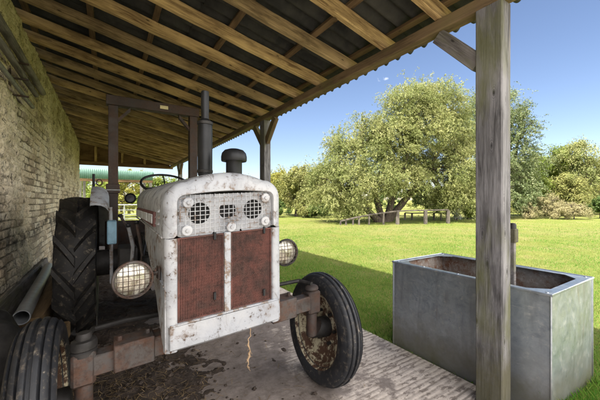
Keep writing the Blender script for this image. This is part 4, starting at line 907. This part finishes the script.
def willows():
    # the big leaning willow; lobes are given as (picture column, metres up, depth) of each bough
    D0 = 18.4; base = ground_at(386, D0)
    def rel(u, v, dep): p = ground_at(u, dep, EYE + (200 - v) / F * dep); return tuple(p - base)
    def rr(pu, pv, dep, k=.95): return (pu / F * dep * k, pu / F * dep * k, pv / F * dep * k)
    spec = [(408, 108, 18.2, 22, 20), (440, 108, 19, 20, 22), (428, 132, 18.0, 22, 20), (396, 140, 17.8, 24, 22), (372, 140, 18.2, 16, 20), (352, 158, 18.0, 18, 20), (338, 150, 18.4, 11, 16), (326, 180, 17.4, 17, 18), (350, 188, 16.8, 22, 18), (378, 176, 17.4, 20, 20),
            (452, 140, 19.2, 16, 26), (446, 176, 18.2, 22, 20), (418, 170, 19.6, 18, 18), (402, 160, 20.0, 22, 22), (328, 204, 17.0, 15, 11), (352, 208, 17.2, 17, 9), (458, 200, 18.6, 20, 14), (424, 98, 18.6, 14, 12), (316, 190, 18.0, 8, 16), (362, 126, 18.8, 8, 8), (462, 168, 18.8, 14, 24), (436, 200, 19.6, 14, 10), (414, 188, 17.2, 13, 9), (388, 186, 17.0, 12, 10), (404, 176, 17.2, 12, 9)]
    lobes = [(rel(u, v, d), rr(a, b, d)) for u, v, d, a, b in spec]
    stems = [[(0, 0, -.1), rel(392, 200, D0), rel(402, 172, D0), rel(415, 130, D0)], [(-.25, .05, -.1), rel(378, 205, D0), rel(372, 180, D0 - .2), rel(362, 150, D0)], [(.15, .1, -.1), rel(408, 196, D0), rel(428, 170, D0 + .3), rel(446, 140, D0 + .5)], [(-.6, -.1, -.1), rel(362, 205, D0 - .3), rel(345, 190, D0 - .5)]]
    tree('willow_tree', 'big pale green willow with dark leaning trunks behind the rail fence', 'tree', base, lobes, (1150, 15, 20), 'willow', .105, .6, 5, stems, .24, clump=1.15, aspect=.30)
    b2 = ground_at(503, 23)
    def rel2(u, v, dep): p = ground_at(u, dep, EYE + (200 - v) / F * dep); return tuple(p - b2)
    spec = [(470, 125, 22, 18, 24), (488, 112, 23, 20, 22), (508, 118, 23, 16, 22), (520, 135, 23, 14, 24), (478, 160, 22, 22, 26), (505, 160, 23, 22, 28), (524, 172, 23, 14, 22), (480, 195, 21.5, 24, 20), (512, 196, 22.5, 22, 18), (470, 190, 21, 16, 18), (460, 140, 22, 12, 20)]
    tree('willow_tree', 'grey-green willow rising behind the nearest barn post', 'tree', b2, [(rel2(u, v, d), rr(a, b, d)) for u, v, d, a, b in spec], (560, 13, 18), 'willow_dark', .125, .5, 9, [[(0, 0, -.1), rel2(500, 180, 23), rel2(492, 130, 23)], [(.2, 0, -.1), rel2(512, 180, 23), rel2(518, 140, 23)]], .26, clump=1.1, aspect=.32)
willows()

def tree_row():
    rows = [  # column, depth, width m, height m, leaf, leaf count, droop, label, seed
        (279, 26, 3.2, 4.1, 'gold', 11000, .2, 'small yellow-leaved tree just right of the second barn post', 21),
        (296, 24, 3.4, 4.3, 'olive', 13000, .3, 'olive tree between the yellow-leaved tree and the big willow', 22),
        (312, 27, 3.6, 4.9, 'gold', 14000, .3, 'taller yellowing tree half hidden by the left edge of the big willow', 23),
        (240, 28, 4.0, 4.2, 'gold', 10000, .2, 'yellowing tree seen between the exhaust and the second barn post', 24),
        (222, 31, 4.0, 4.4, 'olive', 10000, .2, 'olive tree seen just right of the exhaust stack', 25),
        (262, 30, 4.0, 3.9, 'lime', 9000, .2, 'green tree hidden behind the second barn post', 26),
        (546, 29, 5.6, 6.3, 'lime', 24000, .1, 'round bright green tree right of the nearest barn post', 27),
        (588, 26.5, 6.4, 6.9, 'willow', 30000, .55, 'pale sage green willow at the right edge beyond the meadow', 28),
        (570, 25, 3.6, 4.0, 'olive', 17000, .3, 'olive tree in front of and between the bright green tree and the sage willow', 29),
        (530, 25.5, 3.2, 4.4, 'lime', 14000, .2, 'light green tree close behind the nearest barn post', 30),
        (558, 31, 5.0, 4.9, 'olive', 15000, .3, 'low olive tree filling in behind the bright green tree', 33),
        (610, 30, 5.0, 5.6, 'gold', 15000, .2, 'yellowing tree beside the sage willow at the right edge', 34),
        (628, 29, 5.0, 6.0, 'olive', 12000, .3, 'olive tree beyond the right end of the meadow', 31),
        (660, 27, 5.0, 5.4, 'lime', 9000, .2, 'light green tree farthest along the right of the meadow', 32),
    ]
    for u, dep, wd, ht, leaf, n, dr, lb, sd in rows:
        lo = bush_lobes(wd, wd, ht, 9, sd); tree('field_tree', lb, 'tree', ground_at(u, dep), lo, int(n * 1.7), leaf, .135, dr, sd, [[(0, 0, -.1), (.06, .0, ht * .3), (.0, .08, ht * .72)]], .13, 'trees round the meadow', clump=.40, aspect=.45)
    shr = [(276, 23.5, 3.2, 1.5, 'dark', 7000, 'low dark bush under the yellow-leaved tree', 41), (303, 22.5, 2.6, 1.1, 'olive', 6000, 'low olive bush at the foot of the olive tree', 42), (322, 22, 2.6, 1.2, 'dark', 6000, 'low dark bush under the left skirt of the big willow', 43),
           (552, 21.8, 3.2, 2.0, 'tan', 12000, 'pale tan shrub left of the other tan shrub under the bright green tree', 44), (574, 20.5, 2.8, 1.3, 'tan', 8000, 'lower pale tan shrub with bleached twigs near the right edge', 45), (528, 21.5, 1.8, 1.1, 'tan', 4500, 'little tan bush hard beside the nearest barn post', 46),
           (600, 21.5, 2.2, 1.6, 'dark', 6500, 'dark-leaved bush at the right edge of the meadow', 47), (457, 19.3, .8, .85, 'silver', 1700, 'small silvery shrub right of the rail fence end', 48), (468, 21, 1.6, .9, 'lime', 3500, 'small bright green bush beside the silvery shrub', 49),
           (425, 23.5, 6.0, 2.6, 'dark', 14000, 'dark undergrowth bush behind the willow trunks', 50), (352, 23.5, 5.0, 2.2, 'olive', 11000, 'olive bush behind the left willow trunk', 51), (388, 25, 5.5, 2.8, 'dark', 12000, 'dark bush glimpsed between the forked willow trunks', 53), (500, 20.6, 2.2, 1.0, 'olive', 4500, 'low olive bush behind the trough and the nearest post', 52)]
    for u, dep, wd, ht, leaf, n, lb, sd in shr:
        lo = bush_lobes(wd, wd * .8, ht, 7, sd, 0); tree('shrub', lb, 'shrub', ground_at(u, dep), lo, n, leaf, .10, .35 if leaf == 'tan' else .1, sd, [[(0, 0, -.05), (.02, 0, ht * .3), (0, .02, ht * .6)]], .04, 'shrubs along the meadow edge', clump=.2, aspect=.3 if leaf == 'tan' else .45)
    for (x, y, wd, ht, leaf, lb, sd) in ((-1.6, 24, 4.0, 3.6, 'lime', 'green tree beyond the barn end nearest the brick wall', 61), (.9, 27, 4.0, 3.8, 'gold', 'yellowing tree seen through the barn past the roll bar', 62), (3.6, 26, 4.0, 3.2, 'lime', 'green tree seen through the barn above the steering wheel', 63), (6.4, 27, 4.4, 3.4, 'olive', 'olive tree beyond the barn end above the bonnet', 64)):
        tree('field_tree', lb, 'tree', Vector((x, y, 0)), bush_lobes(wd, wd, ht, 9, sd), 10000, leaf, .16, .2, sd, [[(0, 0, -.1), (.06, .0, ht * .3), (.0, .08, ht * .7)]], .12, 'trees round the meadow', clump=.34, aspect=.42)
    # far wood closing the view
    lobes = []; rd = random.Random(3)
    for i in range(70):
        u = -500 + 1500 * i / 69; a = R(-62 + 124 * i / 69) + YAW; dd = rd.uniform(44, 56); h = rd.uniform(2.4, 4.6); lobes.append(((dd * math.sin(a), dd * math.cos(a), h * .5), (2.6, 2.6, h * .55)))
    V, Fc = leaf_cloud(lobes, 60000, .34, .1, 71, .6, .5); tag(np_mesh('far_wood', V, Fc, LEAF['olive']), 'far line of woodland closing off the meadow', 'woodland', None, 'stuff')
tree_row()

# ------------------------------------------------------------------ rail fence by the willow
def rail_fence():
    D = 16.4; f = thing('rail_fence', ground_at(397, D), 'low wooden rail fence that sinks to the left in front of the big willow', 'fence'); base = f.location.copy()
    def P(u, v, dep): return ground_at(u, dep, EYE + (200 - v) / F * dep) - base
    pts = [(340.5, 221.5, 15.8), (346, 220.2, 15.8), (353, 218.6, 15.9), (359, 217.2, 16), (369, 215.2, 16.1), (383.5, 213.2, 16.2), (397.5, 211.4, 16.4), (425.5, 210.6, 16.7), (448, 210.2, 17.2)]
    for i, (u, v, d) in enumerate(pts):
        big = i in (6, 7, 8); wd = .16 if big else .085; a = P(u, v, d); b = a.copy(); b.z = -.1
        beam('post', b, a, wd, wd, MT['fence'], f, (S, C_, 0), .01)
    for (u0, v0, d0), (u1, v1, d1) in zip(pts[:-1], pts[1:]): beam('rail', P(u0, v0 - .3, d0), P(u1, v1 - .3, d1), .10, .07, MT['fence'], f, (0, 0, 1), .01)
    bk = [(405, 213.0, 20), (412, 213.4, 20), (434, 213, 20), (441, 213.0, 20), (455, 213.2, 20.5)]
    g = thing('rail_fence', ground_at(420, 20), 'darker rail fence running behind the willow trunks', 'fence'); base2 = g.location.copy()
    def Q(u, v, dep): return ground_at(u, dep, EYE + (200 - v) / F * dep) - base2
    for u, v, d in bk: a = Q(u, v, d); b = a.copy(); b.z = -.1; beam('post', b, a, .10, .10, MT['fence'], g, (S, C_, 0), .01)
    for (u0, v0, d0), (u1, v1, d1) in zip(bk[:-1], bk[1:]): beam('rail', Q(u0, v0 - .2, d0), Q(u1, v1 - .2, d1), .09, .07, MT['fence'], g, (0, 0, 1), .01)
rail_fence()
